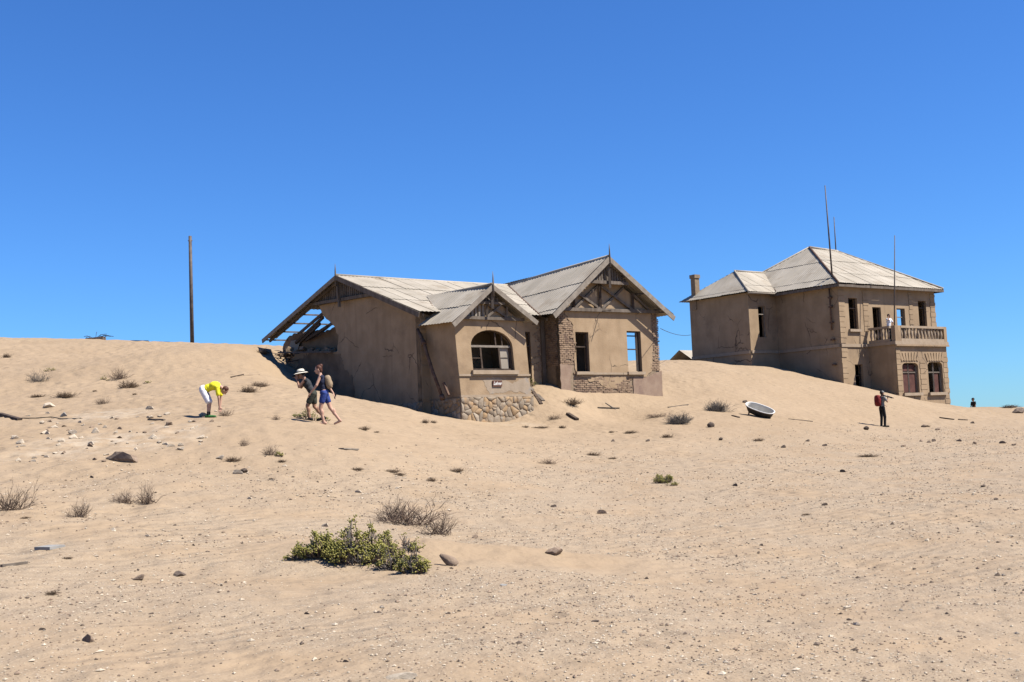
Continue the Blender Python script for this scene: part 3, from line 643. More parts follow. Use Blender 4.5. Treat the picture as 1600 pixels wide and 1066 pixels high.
# name sign
sg=MB(); sg.obox(A.P(*SH(-4.56,BV+.035,3.86)),A.w*.25,A.n*.015,(0,0,.13)); sign=part('name_sign',sg,'sign',HA,'brown sign with a name in white script')
cu=bpy.data.curves.new('t','FONT'); cu.body='Lehrer'; cu.size=.2; cu.align_x='CENTER'; cu.align_y='CENTER'; cu.extrude=.003; cu.shear=.35; cu.offset=.004
to_=bpy.data.objects.new('t',cu); col.objects.link(to_); dg=bpy.context.evaluated_depsgraph_get(); tm=bpy.data.meshes.new_from_object(to_.evaluated_get(dg)); bpy.data.objects.remove(to_)
tb=MB(); cS=A.P(*SH(-4.56,BV+.054,3.86)); tb.add([cS+A.w*v_.co.x*.8+np.array([0,0,1.])*v_.co.y+A.n*v_.co.z for v_ in tm.vertices],[tuple(p.vertices) for p in tm.polygons]); part('lettering',tb,'white_paint',sign)
# fallen rain pipe leaning on the shaded wall
mb=MB(); q=[A.P(*A.N(x,y,-7.0)) for x,y in((653,514),(662,536),(676,580),(691,621))]; mb.tube(q,.07,8); pp=part('rain_pipe',mb,'rust_iron',HA)
for i in(1,3):
    mb=MB(); c=q[i]; d=(q[3]-q[0])/np.linalg.norm(q[3]-q[0]); mb.tube([c-d*.1,c+d*.1],.11,8); part('pipe_collar',mb,'rust_iron',pp)
mb=MB(); mb.beam(A.P(*A.N(693,598,-6.95)),A.P(*A.N(701,618,-6.95)),.08,.1); part('pipe_bracket',mb,'rust_iron',HA)
# inside: floor, partition walls, ceiling
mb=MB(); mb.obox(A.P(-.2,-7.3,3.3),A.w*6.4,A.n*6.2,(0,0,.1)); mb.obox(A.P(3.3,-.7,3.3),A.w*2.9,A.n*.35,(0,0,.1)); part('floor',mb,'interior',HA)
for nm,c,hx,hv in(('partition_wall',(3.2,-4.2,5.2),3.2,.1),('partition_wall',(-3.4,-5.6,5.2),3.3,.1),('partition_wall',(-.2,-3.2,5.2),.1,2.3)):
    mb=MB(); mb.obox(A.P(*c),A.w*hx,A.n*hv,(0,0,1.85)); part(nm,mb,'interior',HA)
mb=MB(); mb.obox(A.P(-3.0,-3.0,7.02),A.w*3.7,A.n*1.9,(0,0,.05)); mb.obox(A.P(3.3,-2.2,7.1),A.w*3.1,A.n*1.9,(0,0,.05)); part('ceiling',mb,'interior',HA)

mb=MB(); mb.obox(A.P(-4.6,-11.4,4.8),A.w*.12,A.n*2.4,(0,0,1.75)); part('partition_wall',mb,'bare_shaded_wall',HA)
wall(HA,A,'u',-6.1,ragged([A.N(x,y,-6.1)[1:] for x,y in((540,566),(540,508),(522,511),(507,519),(492,517),(478,523),(462,521),(450,527),(443,538),(440,566))],.2,.06,17),[],.2,'bare_shaded_wall','partition_wall',inward=1)
rr=random.Random(5)
for p,q in(((505,496),(462,536)),((500,506),(470,534)),((512,510),(478,532))):
    mb=MB(); mb.beam(A.P(*A.N(*p,-6.7)),A.P(*A.N(*q,-6.3)),.10,.13); part('fallen_rafter',mb,'wood_dark',HA)
mb=MB(); mb.beam(A.P(*A.N(436,551,-7.25)),A.P(*A.N(519,550,-7.2)),.16,.07); part('loose_plank',mb,'wood',HA)
mb=MB(); c=A.P(*A.N(459,544,-6.3))
for i in range(14):
    a=(i-7)*.075; w_=.02*(1 if i%2 else -1); o_=c+A.n*(-a)+A.w*w_
    a2=a+.075; o2=c+A.n*(-a2)+A.w*(-w_); up=np.array([0,0,.42])+A.w*.15
    mb.add([o_-up,o2-up,o2+up,o_+up],[(0,1,2,3)])
part('loose_iron_sheet',mb,'roof_iron',HA)

for i in range(46):
    px=rr.uniform(440,528); top=550+rr.uniform(-5,3)+(0 if px>455 else (455-px)*.5); u_=rr.uniform(-6.95,-6.2); c=A.P(*A.N(px,top,u_)); mb=MB(); q=rr.uniform(.08,.22); a=rr.uniform(0,3)
    ax=np.array([math.cos(a),math.sin(a),rr.uniform(-.5,.5)]); ax/=np.linalg.norm(ax); ay=np.cross(ax,(0,0,1.)); ay/=np.linalg.norm(ay); az_=np.cross(ax,ay); mb.obox(c,ax*q,ay*q*.6,az_*q*.45); part('fallen_masonry',mb,rr.choice(['mortar','brick','bare_shaded_wall']),HA)
for i in range(7):
    p=A.P(*A.N(rr.uniform(438,470),rr.uniform(546,562),rr.uniform(-7.3,-6.8))); q=p+np.array([rr.uniform(-.8,.8),rr.uniform(-.4,.4),rr.uniform(-.25,.5)]); mb=MB(); mb.beam(p,q,.07,.05); part('broken_batten',mb,'wood_dark',HA)
# ------------------------------------------------------------------ the two storey house behind the dune
B=FB; K=B.k
HB=thing('two_storey_house','two storey house with hipped roof and a balustraded balcony, sunk behind a dune','house',B.P(4,-4,2.0))
ZE=10.42
up1=rect(.98,1.86,7.53,9.55); dr1=rect(3.35,4.22,6.62,9.03); dr2=rect(5.88,6.75,6.62,9.02); up2=rect(8.24,9.11,7.75,9.6); lo1=rect(1.22,2.0,3.5,5.27)
wall(HB,B,'v',0,[(0,1.5),(10.1,1.5),(10.1,ZE),(0,ZE)],[up1,dr1,dr2,up2,lo1],.34,'plaster_b','front_wall','sunlit front wall with tall window openings')
wall(HB,B,'u',0,[(-.34,1.5),(-5.2,1.5),(-5.2,ZE),(-.34,ZE)],[],.34,'plaster_b','wall',inward=1)
ww=[B.W(x,y,-5.2) for x,y in((1184,478),(1198,527))]
wall(HB,B,'v',-5.2,[(-2.65,1.5),(-.0,1.5),(0,ZE),(-2.65,ZE)],[rect(ww[0][0],ww[1][0],ww[1][2],ww[0][2])],.34,'plaster_b','wall')
wall(HB,B,'u',-2.65,[(-5.54,1.5),(-10.7,1.5),(-10.7,ZE),(-5.54,ZE)],[],.34,'plaster_b','wall',inward=1)
wall(HB,B,'v',-10.7,[(-2.31,1.5),(9.76,1.5),(9.76,ZE),(-2.31,ZE)],[],.34,'plaster_b','wall',inward=1)
wall(HB,B,'u',10.1,[(-.34,1.5),(-10.7,1.5),(-10.7,ZE),(-.34,ZE)],[rect(-4.0,-1.9,7.4,9.7)],.34,'plaster_b','wall',inward=-1)
# string course between the storeys, as separate lengths
def course(p,q,h=.2,d=.07,nm='string_course',m='sill'):
    mb=MB(); a=B.P(*p); b=B.P(*q); mb.beam(a,b,d*2,h*K); return part(nm,mb,m,HB)
course((-.0,0,6.48),(2.6,0,6.48)); course((0,-.1,6.48),(0,-5.15,6.48)); course((-.1,-5.2,6.48),(-2.6,-5.2,6.48)); course((-2.65,-5.25,6.48),(-2.65,-10.7,6.48))
course((8.15,0,6.48),(10.1,0,6.48))
for u0,u1,z in((.85,1.99,7.53),(8.14,9.21,7.75)): sill(HB,B,0,u0,u1,z,.16,.14)
for a in(up1,up2): window_frame(HB,B,0,a[0][0],a[1][0],a[0][1],a[2][1],(a[0][1]+1.38,),depth=.2)
window_frame(HB,B,0,3.35,4.22,6.62,9.03,(),depth=.2); window_frame(HB,B,0,5.88,6.75,6.62,9.02,(8.45,),depth=.2,m='wood_pale')
window_frame(HB,B,0,1.22,2.0,3.5,5.27,(4.55,),depth=.2); window_frame(HB,B,-5.2,ww[0][0],ww[1][0],ww[1][2],ww[0][2],(ww[0][2]-.55,),depth=.12,m='wood_pale')
# quoins and pilaster strips: every block by itself
def quoin(u0,u1,v,z0,z1,side=False,hh=.34,seed=1):
    r=random.Random(seed); z=z0; i=0
    while z<z1-.1:
        h=min(hh,z1-z); e=(.1 if i%2 else 0); mb=MB(); d=.022+r.uniform(0,.012)
        mb.obox(B.P((u0+u1)/2+(e/2 if not side else 0),v+d/2-.01,z+h/2),B.w*((u1-u0)+e)/2*K,B.n*(d/2+.01),(0,0,(h/2-.014)*K))
        if r.random()<.97: part('quoin_block',mb,'plaster_b',HB)
        z+=h; i+=1
quoin(.0,.48,0,6.62,10.1,seed=1); quoin(.0,.48,0,3.0,6.36,seed=2); quoin(2.42,2.86,0,7.4,10.1,seed=3); quoin(9.6,10.08,0,7.5,10.1,True,seed=4); quoin(7.25,7.6,0,7.6,10.1,True,seed=5)
# bay below the balcony
V2=2.05; U0=2.72; U1=8.07
def flat_arch(u0,u1,z0,z1,r=.38):
    return [(u0,z0),(u1,z0)]+[(u1-r+r*math.cos(R(a)),z1-r*.62+r*.62*math.sin(R(a))) for a in range(0,91,15)]+[(u0+r+r*math.cos(R(a)),z1-r*.62+r*.62*math.sin(R(a))) for a in range(90,181,15)]
a1=flat_arch(3.28,4.92,3.3,5.22); a2=flat_arch(5.93,7.5,3.3,5.28)
wall(HB,B,'v',V2,[(U0,1.2),(U1,1.2),(U1,6.42),(U0,6.42)],[a1,a2],.32,'plaster_b','bay_wall','sunlit bay wall with two broad round cornered windows')
wall(HB,B,'u',U0,[(V2-.32,1.2),(0,1.2),(0,6.42),(V2-.32,6.42)],[],.3,'plaster_b','wall',inward=1)
wall(HB,B,'u',U1,[(V2-.32,1.2),(0,1.2),(0,6.42),(V2-.32,6.42)],[],.3,'plaster_b','wall',inward=-1)
quoin(U0,U0+.42,V2,2.4,6.2,seed=6); quoin(5.12,5.7,V2,3.15,5.3,True,seed=7); quoin(U1-.45,U1-.02,V2,2.2,6.2,True,seed=8)
for c0,c1 in((3.1,5.05),(5.78,7.66)):
    k=7
    for i in range(k):
        t=(i-(k-1)/2)/k; mb=MB(); cu_=(c0+c1)/2+t*(c1-c0)*.98
        lean=t*.35; h_=.52; a_=B.P(cu_-lean*.5,V2+.015,5.36); b_=B.P(cu_+lean*.9,V2+.015,5.36+h_); mb.beam(a_,b_,.2,.05,B.n); part('arch_stone',mb,'plaster_b',HB)
sill(HB,B,V2,3.15,5.05,3.3,.18,.16); sill(HB,B,V2,5.8,7.65,3.3,.18,.16)
for a,(u0,u1) in((a1,(3.28,4.92)),(a2,(5.93,7.5))):
    f=MB(); v=V2-.2
    for u in(u0+.05,u1-.05): f.beam(B.P(u,v,3.3),B.P(u,v,4.95),.09,.1)
    f.beam(B.P(u0,v,4.62),B.P(u1,v,4.62),.09,.08); f.beam(B.P((u0+u1)/2,v,3.3),B.P((u0+u1)/2,v,5.2),.09,.09); f.tube([B.P(p[0],v,p[1]) for p in a[2:]],.05,5)
    wf=part('window_frame',f,'wood',HB)
    if u0<4:
        for s0,s1,z0,z1 in((u0+.1,(u0+u1)/2-.06,3.34,4.56),((u0+u1)/2+.06,u1-.1,3.34,4.56),(u0+.15,u1-.15,4.7,5.12)):
            mb=MB(); mb.obox(B.P((s0+s1)/2,v-.02,(z0+z1)/2),B.w*(s1-s0)/2*K,B.n*.015,(0,0,(z1-z0)/2*K)); part('shutter_board',mb,'maroon_board',wf)
    else:
        mb=MB(); mb.obox(B.P(6.98,v-.02,3.95),B.w*.26*K,B.n*.015,(0,0,.62)); part('shutter_board',mb,'maroon_board',wf)
        mb=MB(); mb.obox(B.P(6.35,v-.25,4.0),B.w*.16*K,B.n*.03,(0,0,.6)); part('open_casement',mb,'wood_pale',wf)
# balcony slab, cornice, balustrade
mb=MB(); mb.obox(B.P((U0+U1)/2,(V2+.1)/2+.02,6.5),B.w*((U1-U0)/2+.12)*K,B.n*((V2+.1)/2)*K,(0,0,.1)); part('balcony_slab',mb,'sill',HB)
mb=MB(); mb.beam(B.P(U0-.1,V2+.12,6.34),B.P(U1+.1,V2+.12,6.34),.12,.1); part('cornice',mb,'plaster_b',HB)
def balustrade(p,q,n_):
    a=np.array(p);b=np.array(q); rail=MB(); rail.beam(B.P(*(a+[0,0,.95])),B.P(*(b+[0,0,.95])),.24,.14); rl=part('balcony_rail',rail,'sill',HB)
    base=MB(); base.beam(B.P(*(a+[0,0,.11])),B.P(*(b+[0,0,.11])),.22,.16); part('balcony_kerb',base,'sill',HB)
    for i in range(n_):
        t=(i+.5)/n_; c=a+(b-a)*t; mb=MB(); P0=B.P(*c)
        prof=[(.17,.075),(.25,.05),(.34,.07),(.5,.095),(.64,.07),(.76,.05),(.88,.075)]
        mb.tube([P0+np.array([0,0,z*K]) for z,_ in prof],[r_*K for _,r_ in prof],8); part('baluster',mb,'sill',HB)
ZB2=6.58
balustrade((U0+.55,V2-.02,ZB2),(U1-.28,V2-.02,ZB2),13); balustrade((U0+.02,V2-.3,ZB2),(U0+.02,.12,ZB2),6); balustrade((U1-.02,V2-.3,ZB2),(U1-.02,.12,ZB2),6)
for u,w_ in((U0+.24,.28),(U1-.12,.14)):
    mb=MB(); mb.obox(B.P(u,V2-.05,ZB2+.5),B.w*w_,B.n*.14,(0,0,.5)); part('balcony_pier',mb,'plaster_b',HB)
# roof
L0=B.N(1265,388,4.4); apL=B.P(*L0); rgt=B.W(1309,392.5,L0[1]); apR=B.P(rgt[0],L0[1],L0[2]-.12)
fl=B.P(-.5,.5,10.36); frr=B.P(*B.W(1474,452.5,.5)); bl=B.P(-.5,-11.3,10.4); br=B.P(10.7,-11.3,10.4)
rm=MB(); rm.beam(apL,apR,.1,.16)
for a,b in((apL,fl),(apR,frr),(apL,bl),(apR,br)): rm.beam(a-[0,0,.1],b-[0,0,.06],.08,.14)
for a,b in((fl,frr),(fl,bl),(frr,br)): rm.beam(a-[0,0,.10],b-[0,0,.10],.06,.16)
roofB=part('roof',rm,'wood',HB)
roof_plane(roofB,[fl,frr,apR,apL],frr-fl,seed=11,rows=2.5)
roof_plane(roofB,[fl,apL,bl],fl-bl,seed=12,rows=2.5)
roof_plane(roofB,[frr,apR,br],frr-br,seed=13,sw=1.6,rows=3)
roof_plane(roofB,[bl,apL,apR,br],bl-br,seed=14,sw=1.8,rows=4)
w0=B.W(1148,425,-8.0); wl=B.P(*w0); w1=B.W(1190,427,-8.0); wr=B.P(w1[0]+.6,-8.0,w0[2])
wc=B.P(-3.12,-4.72,10.36); wf_=B.P(-3.12,-11.25,10.4); vb_=B.P(-.45,-4.72,10.38)
roof_plane(roofB,[wl,wr,vb_,wc],B.w,seed=15,rows=2.5)
roof_plane(roofB,[wl,wc,wf_],B.n,seed=16,rows=2.5)
roof_plane(roofB,[wl,wr,B.P(0,-11.2,10.4),wf_],B.w,seed=17,sw=1.6,rows=4)
up_=np.array([0,0,.07])
for pts,r_ in(([apL,fl],.075),([apL,apR],.08),([apR,frr],.07),([wl,wc],.07),([wl,wr],.07),([apL,bl],.07)):
    mb=MB(); mb.tube([p+up_ for p in pts],r_,6); part('ridge_cap',mb,'roof_iron' if r_!=.075 else 'rust_iron',roofB)
mb=MB(); mb.tube([wr+[0,0,.05],vb_+[0,0,.07]],.05,6); part('valley_gutter',mb,'rust_iron',roofB)
mb=MB(); mb.tube([wc-[0,0,.04],vb_-[0,0,.04]],.06,6); part('gutter',mb,'wood_pale',roofB)
# chimney
c0=B.W(1078.5,430,-10.2); c1=B.W(1092,430,-10.2); cm=MB(); cu_=(c0[0]+c1[0])/2; hw=.2
cm.obox(B.P(cu_,-10.2,(c0[2]+9.8)/2),B.w*hw,B.n*hw,(0,0,(c0[2]-9.8)/2*K)); cm.obox(B.P(cu_,-10.2,c0[2]-.1),B.w*(hw+.05),B.n*(hw+.05),(0,0,.12)); ch=part('chimney',cm,'mortar',roofB)
# lightning rods and rain pipe
def rod(p,q,r_=.04,label=None):
    mb=MB(); mb.tube([p,p+(q-p)*.5,q],[r_*1.15,r_,r_*.6],6); part('lightning_rod',mb,'metal_pole',HB,label)
b_=B.W(1301,440,-.55); t_=B.W(1289,290,-.55); rod(B.P(b_[0],-.55,b_[2]-.3),B.P(*t_),.05,'tallest rod, by the front corner of the roof')
b_=B.W(1306,392,-7.5); t_=B.W(1303,339,-7.5); rod(B.P(b_[0],-7.5,b_[2]-1.6),B.P(*t_),.045)
b_=B.W(1396,513,1.75); t_=B.W(1398,368,1.75); rod(B.P(b_[0],1.75,6.6),B.P(*t_),.04,'rod standing on the balcony')
mb=MB(); mb.tube([B.P(-.12,-.55,10.2),B.P(-.12,-.55,7.5)],.05,7); pp=part('rain_pipe',mb,'rust_iron',HB)
for z in(9.6,9.0,8.0,6.9,5.3):
    mb=MB(); mb.obox(B.P(-.08,-.55,z),B.w*.09,B.n*.12,(0,0,.05)); part('pipe_bracket',mb,'rust_iron',pp)
# inside
mb=MB(); mb.obox(B.P(4.9,-5.3,6.5),B.w*4.5,B.n*4.7,(0,0,.1)); part('floor',mb,'interior',HB)
mb=MB(); mb.obox(B.P(4.9,-5.3,10.3),B.w*4.5,B.n*4.7,(0,0,.05)); part('ceiling',mb,'interior',HB)
for c,hx,hv,hz_ in(((2.9,-3.0,8.4),.1,2.4,1.75),((4.9,-5.2,8.4),4.5,.1,1.75),((4.9,-4.2,4.2),4.5,.1,2.0),((5.3,-1.2,4.2),.1,2.9,2.0)):
    mb=MB(); mb.obox(B.P(*c),B.w*hx,B.n*hv,(0,0,hz_)); part('partition_wall',mb,'interior',HB)

# ------------------------------------------------------------------ grey roofed house far behind the dune
p=at(1098,566,112); d0=thing('far_house','grey iron roof of a house showing behind the dune crest','house',(p[0],p[1],hz(p[0],p[1])))
w_=np.array([math.sin(R(54)),math.cos(R(54)),0]);n_=np.array([math.cos(R(54)),-math.sin(R(54)),0]); zt=at(1088,549,112)[2]
c=np.array([p[0]+.3,p[1],0.])
mb=MB(); mb.obox(c+[0,0,(zt-1.9)/2+.2],w_*3,n_*3.2,(0,0,(zt-2.3)/2)); part('wall',mb,'plaster_b',d0)
rb=MB(); rb.beam(c-w_*3.3+[0,0,zt-.1],c+w_*3.3+[0,0,zt-.1],.1,.1); ro=part('roof',rb,'wood',d0)
for s_ in(-1,1): roof_plane(ro,[c-w_*3.4+[0,0,zt],c+w_*3.4+[0,0,zt],c+w_*3.4+n_*s_*3.6+[0,0,zt-2.2],c-w_*3.4+n_*s_*3.6+[0,0,zt-2.2]],w_,seed=20+s_,sw=1.7,rows=4.4)
# cable between the houses
p0=A.P(6.75,-.2,0); p0=at(1032,513.5,57.); p1=at(1079,523.5,78.); mb=MB(); mb.tube([p0+(p1-p0)*t-np.array([0,0,.5*4*t*(1-t)*.3]) for t in np.linspace(0,1,9)],.014,5)
single('overhead_cable',mb,'wire','thin dark cable strung between the two houses','cable',p0)
# ------------------------------------------------------------------ poles, boards, debris on the sand
def board(name,px0,py0,px1,py1,w,t,m,label,cat,lift=(0,0),group=None):
    a=ground(px0,py0); b=ground(px1,py1); a[2]+=t*.4+lift[0]; b[2]+=t*.4+lift[1]; mb=MB(); mb.beam(a,b,w,t); c=(a+b)/2
    return single(name,mb,m,label,cat,(c[0],c[1],hz(c[0],c[1])),group)
p=at(300.3,538.5,74.5); top=at(297,369,74.5); p[2]=hz(p[0],p[1])-.6; mb=MB(); mb.tube([p,p+(top-p)*.5,top],[.13,.115,.10],9)
pt=thing('telegraph_pole','tall weathered wooden pole standing alone on the dune ridge','pole',p); pl_=part('post',mb,'metal_pole',pt)
mb=MB(); d=top-p; q=p+d*.96; mb.tube([q-[.14,0,0],q+[.14,0,0]],.03,6); part('bolt',mb,'rust_iron',pt)
for a in((0,648,31,657,.14,.07,'wood_dark','dark warped plank half sunk beside the pale rubble','plank'),
  (66,857,90,857,.30,.035,'rock_grey','flat grey board lying on the gravelly foreground','board'),
  (2,886,42,881,.035,.03,'wood','thin weathered stick lying on the sand near the grey board','stick'),
  (533,702,557,703,.14,.03,'wood_pale','pale short board on the sand below the walkers','board'),
  (887,648,902,657,.16,.10,'wood_dark','short dark beam below the middle of the near house','beam'),
  (828,606,849,627,.16,.05,'wood','grey plank leaning beside the stone footing','plank'),
  (833,612,846,632,.14,.05,'wood_dark','dark plank leaning beside the stone footing','plank'),
  (934,637,968,638,.10,.03,'wood','long thin lath on the sand before the right gable','lath'),
  (946,630,962,640,.05,.03,'wood_pale','short pale lath crossing others before the right gable','lath'),
  (1044,637,1075,633,.09,.04,'wood','weathered lath pointing away from the house corner','lath'),
  (361,590,380,586,.07,.04,'wood_dark','dark crooked stick on the slope above the brown tufts','stick'),
  (380,587,406,586,.025,.02,'wood','thin straight cane on the slope above the brown tufts','cane'),
  (232,656,257,657,.07,.04,'wood','short grey slat at the upper edge of the rubble','slat'),
  (1468,653,1491,656,.07,.05,'wood_dark','thin dark branch on the sand right of the backpacker','branch'),
  (1498,656,1511,657,.09,.05,'wood_dark','short dark stick right of the thin dark branch','stick'),
  (1232,655,1270,659,.04,.03,'wood','thin lath on the sand beside the bathtub','lath'),
  (1144,650,1155,653,.09,.05,'wood_dark','stubby dark wood piece beside the grey dome bush','wood_scrap')):
    board(a[8],*a[:7],a[7],a[8].replace('_',' '))
mb=MB(); pts=[ground(x,y)+[0,0,.03] for x,y in((28,655),(55,655),(80,653),(96,656),(118,656),(126,655))]; mb.tube(pts,.014,5); single('loose_wire','' or mb,'wire','thin dark wire stretched over the sand beside the rubble','wire',pts[2])
# junk on the ridge
g=at(152,534,75); g[2]=hz(g[0],g[1]); mb=MB(); rr=random.Random(2)
t_=thing('scrap_heap','small dark heap of scrap on the dune ridge','scrap',g)
mb.obox(g+[-.1,0,.12],(.55,0,.03),(0,.3,0),(0,0,.1)); part('slab',mb,'rock_dark',t_); mb=MB()
for i in range(9):
    a=g+np.array([rr.uniform(-.4,.3),0,.15]); b=a+np.array([rr.uniform(-.5,.9),rr.uniform(-.2,.2),rr.uniform(.05,.45)]); mb.tube([a,(a+b)/2+[0,0,.12],b],.018,4)
part('bent_rods',mb,'wire',t_)
for x0,x1,y,lab in((238,278,535.5,'long dark board lying flat on the dune ridge'),(204,232,534.8,'short thin board lying flat on the dune ridge')):
    a=at(x0,y,75);b=at(x1,y+.8,75); 
    for q in(a,b): q[2]=hz(q[0],q[1])+.07
    mb=MB(); mb.beam(a,b,.2,.1); single('board',mb,'wood_dark',lab,'board',(a+b)/2-[0,0,.07])
g=at(190,535,75); g[2]=hz(g[0],g[1])

# ------------------------------------------------------------------ bathtub
def bathtub():
    g=ground(1190,652); t=thing('bathtub','white enamel bathtub lying tilted on the sand','bathtub',g)
    ux=np.array([.74,-.55,-.36]); ux/=np.linalg.norm(ux)
    nz=np.array([.22,-.60,.74]); nz=nz-ux*(nz@ux); nz/=np.linalg.norm(nz); uy=np.cross(nz,ux)
    SC=.8; C=g+np.array([-.03,.2,.27])
    def ring(hx,hy,z,n=28,r=.8,taper=0):
        o=[]
        for k in range(n):
            a=2*math.pi*k/n; c,s=math.cos(a),math.sin(a); x=hx*abs(c)**r*(1 if c>0 else -1); y=hy*abs(s)**r*(1 if s>0 else -1)*(1-taper*(x/hx if hx else 0))
            o.append(C+SC*(ux*x+uy*y+nz*z))
        return o
    def loft(rs,close=True):
        mb=MB(); n=len(rs[0]); vs=[p for r_ in rs for p in r_]; fs=[(i*n+k,i*n+(k+1)%n,(i+1)*n+(k+1)%n,(i+1)*n+k) for i in range(len(rs)-1) for k in range(n)]
        if close: fs.append(tuple((len(rs)-1)*n+k for k in range(n)))
        mb.add(vs,fs,True); return mb
    part('basin',loft([ring(.84,.36,.22),ring(.80,.335,.18),ring(.76,.30,0),ring(.68,.25,-.16),ring(.55,.17,-.215),ring(.2,.06,-.22)]),'enamel',t)
    part('rim',loft([ring(.84,.36,.215),ring(.85,.37,.235),ring(.88,.395,.245),ring(.905,.42,.225),ring(.895,.41,.195),ring(.86,.375,.19)],False),'white_paint',t)
    part('shell',loft([ring(.86,.375,.195),ring(.83,.36,.1),ring(.79,.325,-.02),ring(.71,.275,-.19),ring(.57,.19,-.25),ring(.2,.07,-.255)]),'tub_outer',t)
    mb=MB(); q=C+SC*(ux*-.73+nz*.08); mb.tube([q,q+ux*.03],.03,8); part('overflow_hole',mb,'wire',t)
    for sx in(-.55,.5):
        for sy in(-.2,.2):
            mb=MB(); q=C+SC*(ux*sx+uy*sy-nz*.2); mb.tube([q,q-nz*.09,q-nz*.13+uy*sy*.15],[.04,.03,.035],6); part('foot',mb,'tub_outer',t)
bathtub()

# ------------------------------------------------------------------ stones
def rock_mesh(seed,flat=.6):
    r=random.Random(seed); bm=bmesh.new(); bmesh.ops.create_icosphere(bm,subdivisions=2,radius=1)
    pl=[(Vector((r.gauss(0,1),r.gauss(0,1),r.gauss(0,1))).normalized(),r.uniform(.35,.8)) for _ in range(13)]
    for v in bm.verts:
        c=v.co.copy()
        for n_,d in pl:
            k=c.dot(n_)
            if k>d: c-=n_*(k-d)
        c*=1+r.uniform(-.05,.05); c.z*=flat; v.co=c
    me=bpy.data.meshes.new('rock'); bm.to_mesh(me); bm.free(); return me
ROCK={}
def rock(px,py,wpx,hpx,m,label,group=None,seed=None,sink=.62,name='rock',p=None):
    seed=seed if seed is not None else rnd.randrange(8); key=(seed,m)
    if key not in ROCK: ROCK[key]=rock_mesh(seed); ROCK[key].materials.append(MATS[m])
    g=ground(px,py) if p is None else p; d=np.linalg.norm(g-EYE); mpp=d/F; o=link(bpy.data.objects.new(name,ROCK[key]))
    sx=wpx*mpp/1.35; sz=max(hpx*mpp/.75,.4*sx)
    o.scale=(sx,sx*rnd.uniform(.6,.9),sz); o.location=(g[0],g[1]+sx*.4,hz(g[0],g[1]+sx*.4)+sz*.6*(1-sink)-.01); o.rotation_euler=(rnd.uniform(-.2,.2),rnd.uniform(-.2,.2),rnd.uniform(-.6,.6))
    return tag(o,label,'rock' if wpx>9 else 'stone',group)
for a in((191,723,46,15,'rock_brown','large brown boulder at the foot of the pale rubble',None,1),
 (868,868,27,11,'rock_brown','brown pitted stone lying alone on smooth sand right of the green bush',None,2),
 (136,1004,22,13,'rock_brown','pointed brown stone at the near left of the gravel',None,3),
 (214,907,20,9,'rock_brown','tan stone left of the small dark wedge stone',None,4),
 (279,901,20,9,'rock_dark','small dark wedge shaped stone on gravel',None,5),
 (508,823,13,9,'rock_white','white stone just behind the big green bush',None,6),
 (742,841,13,6,'rock_brown','pale tan stone on the drift behind the driftwood',None,7),
 (942,803,12,7,'rock_brown','round brown stone on gravel beyond the pitted stone',None,1),
 (1112,668,11,8,'rock_dark','dark squarish stone on sand left of the bathtub',None,2),
 (630,1062,46,5,'rock_white','flat white slab at the near edge of the gravel',None,3),
 (700,1008,14,6,'rock_white','white and dark chip in front of the green bush',None,4),
 (788,915,15,4,'rock_grey','thin grey flake on gravel before the driftwood',None,5),
 (932,972,17,6,'rock_dark','flat dark stone alone on the near gravel',None,6),
 (148,677,12,9,'rock_white','rounded white boulder in the middle of the rubble',None,7),
 (372,741,12,7,'rock_white','white stone touching a dark one below the slope',None,1),
 (381,739,11,7,'rock_dark','dark stone touching a white one below the slope',None,2),
 (1165,630,7,5,'rock_dark','small dark stone just above the bathtub',None,3),
 (312,686,13,6,'rock_white','white stone at the right end of the rubble',None,4),
 (75,637,17,8,'rock_white','pale stone on sand above the stretched wire',None,5),
 (98,652,11,8,'rock_grey','grey stone touching the stretched wire',None,6),
 (1520,662,8,4,'rock_dark','small dark stone right of the short dark stick',None,6),
 (1594,634,26,8,'rock_dark','dark rock outcrop on the far right crest',None,7)):
    rock(*a)
rs=random.Random(21)
for i in range(95):    # rubble patch
    while True:
        x=rs.uniform(20,345); y=rs.gauss(685-.07*(x-150),22)
        if 640<y<722: break
    w_=rs.choice([4,5,6,7,8,10,12]); mm=rs.choice(['rock_white','rock_white','rock_white','rock_brown']); lab=('small brown stone among the pale rubble','brown stones in the rubble') if mm=='rock_brown' else ('larger pale limestone chunk in the rubble patch','larger limestone chunks in the rubble') if w_>=8 else ('small pale limestone fragment in the rubble patch','small limestone fragments in the rubble'); rock(x,y,w_,w_*rs.uniform(.4,.7),mm,*lab,name='rubble_stone')
for x,y in((143,747),(1318,738),(1537,761),(1557,781),(866,793),(1127,688),(1355,672),(1262,690),(1460,690),(352,911),(301,853),(541,1035),(958,690),(1190,853),(1430,890),(1290,790),(1085,1000),(1240,975),(820,1010),(440,1032),(66,985),(1480,960),(1340,1020),(1010,905),(1150,760),(610,985),(700,870+90),(235,960),(480,960),(1395,820),(1560,900),(905,1035),(1012,690),(1225,700)):
    w_=rs.uniform(6,9); rock(x,y,w_,w_*.65,'rock_dark','small dark stone loose on the open gravel','small dark stones on the gravel',name='stone')
for x,y in((425,751),(445,729),(560,770),(620,764),(765,775),(672,748),(480,826),(176,829),(340,797),(1040,860),(1180,930),(880,945),(1450,845),(1585,820),(655,905),(510,1000),(150,870),(1100,1040),(1530,1000),(390,780),(1300,905),(780,1045),(230,838),(985,775)):
    w_=rs.uniform(6,10); rock(x,y,w_,w_*.5,'rock_white','small whitish chip loose on the open gravel','small whitish chips on the gravel',name='stone')
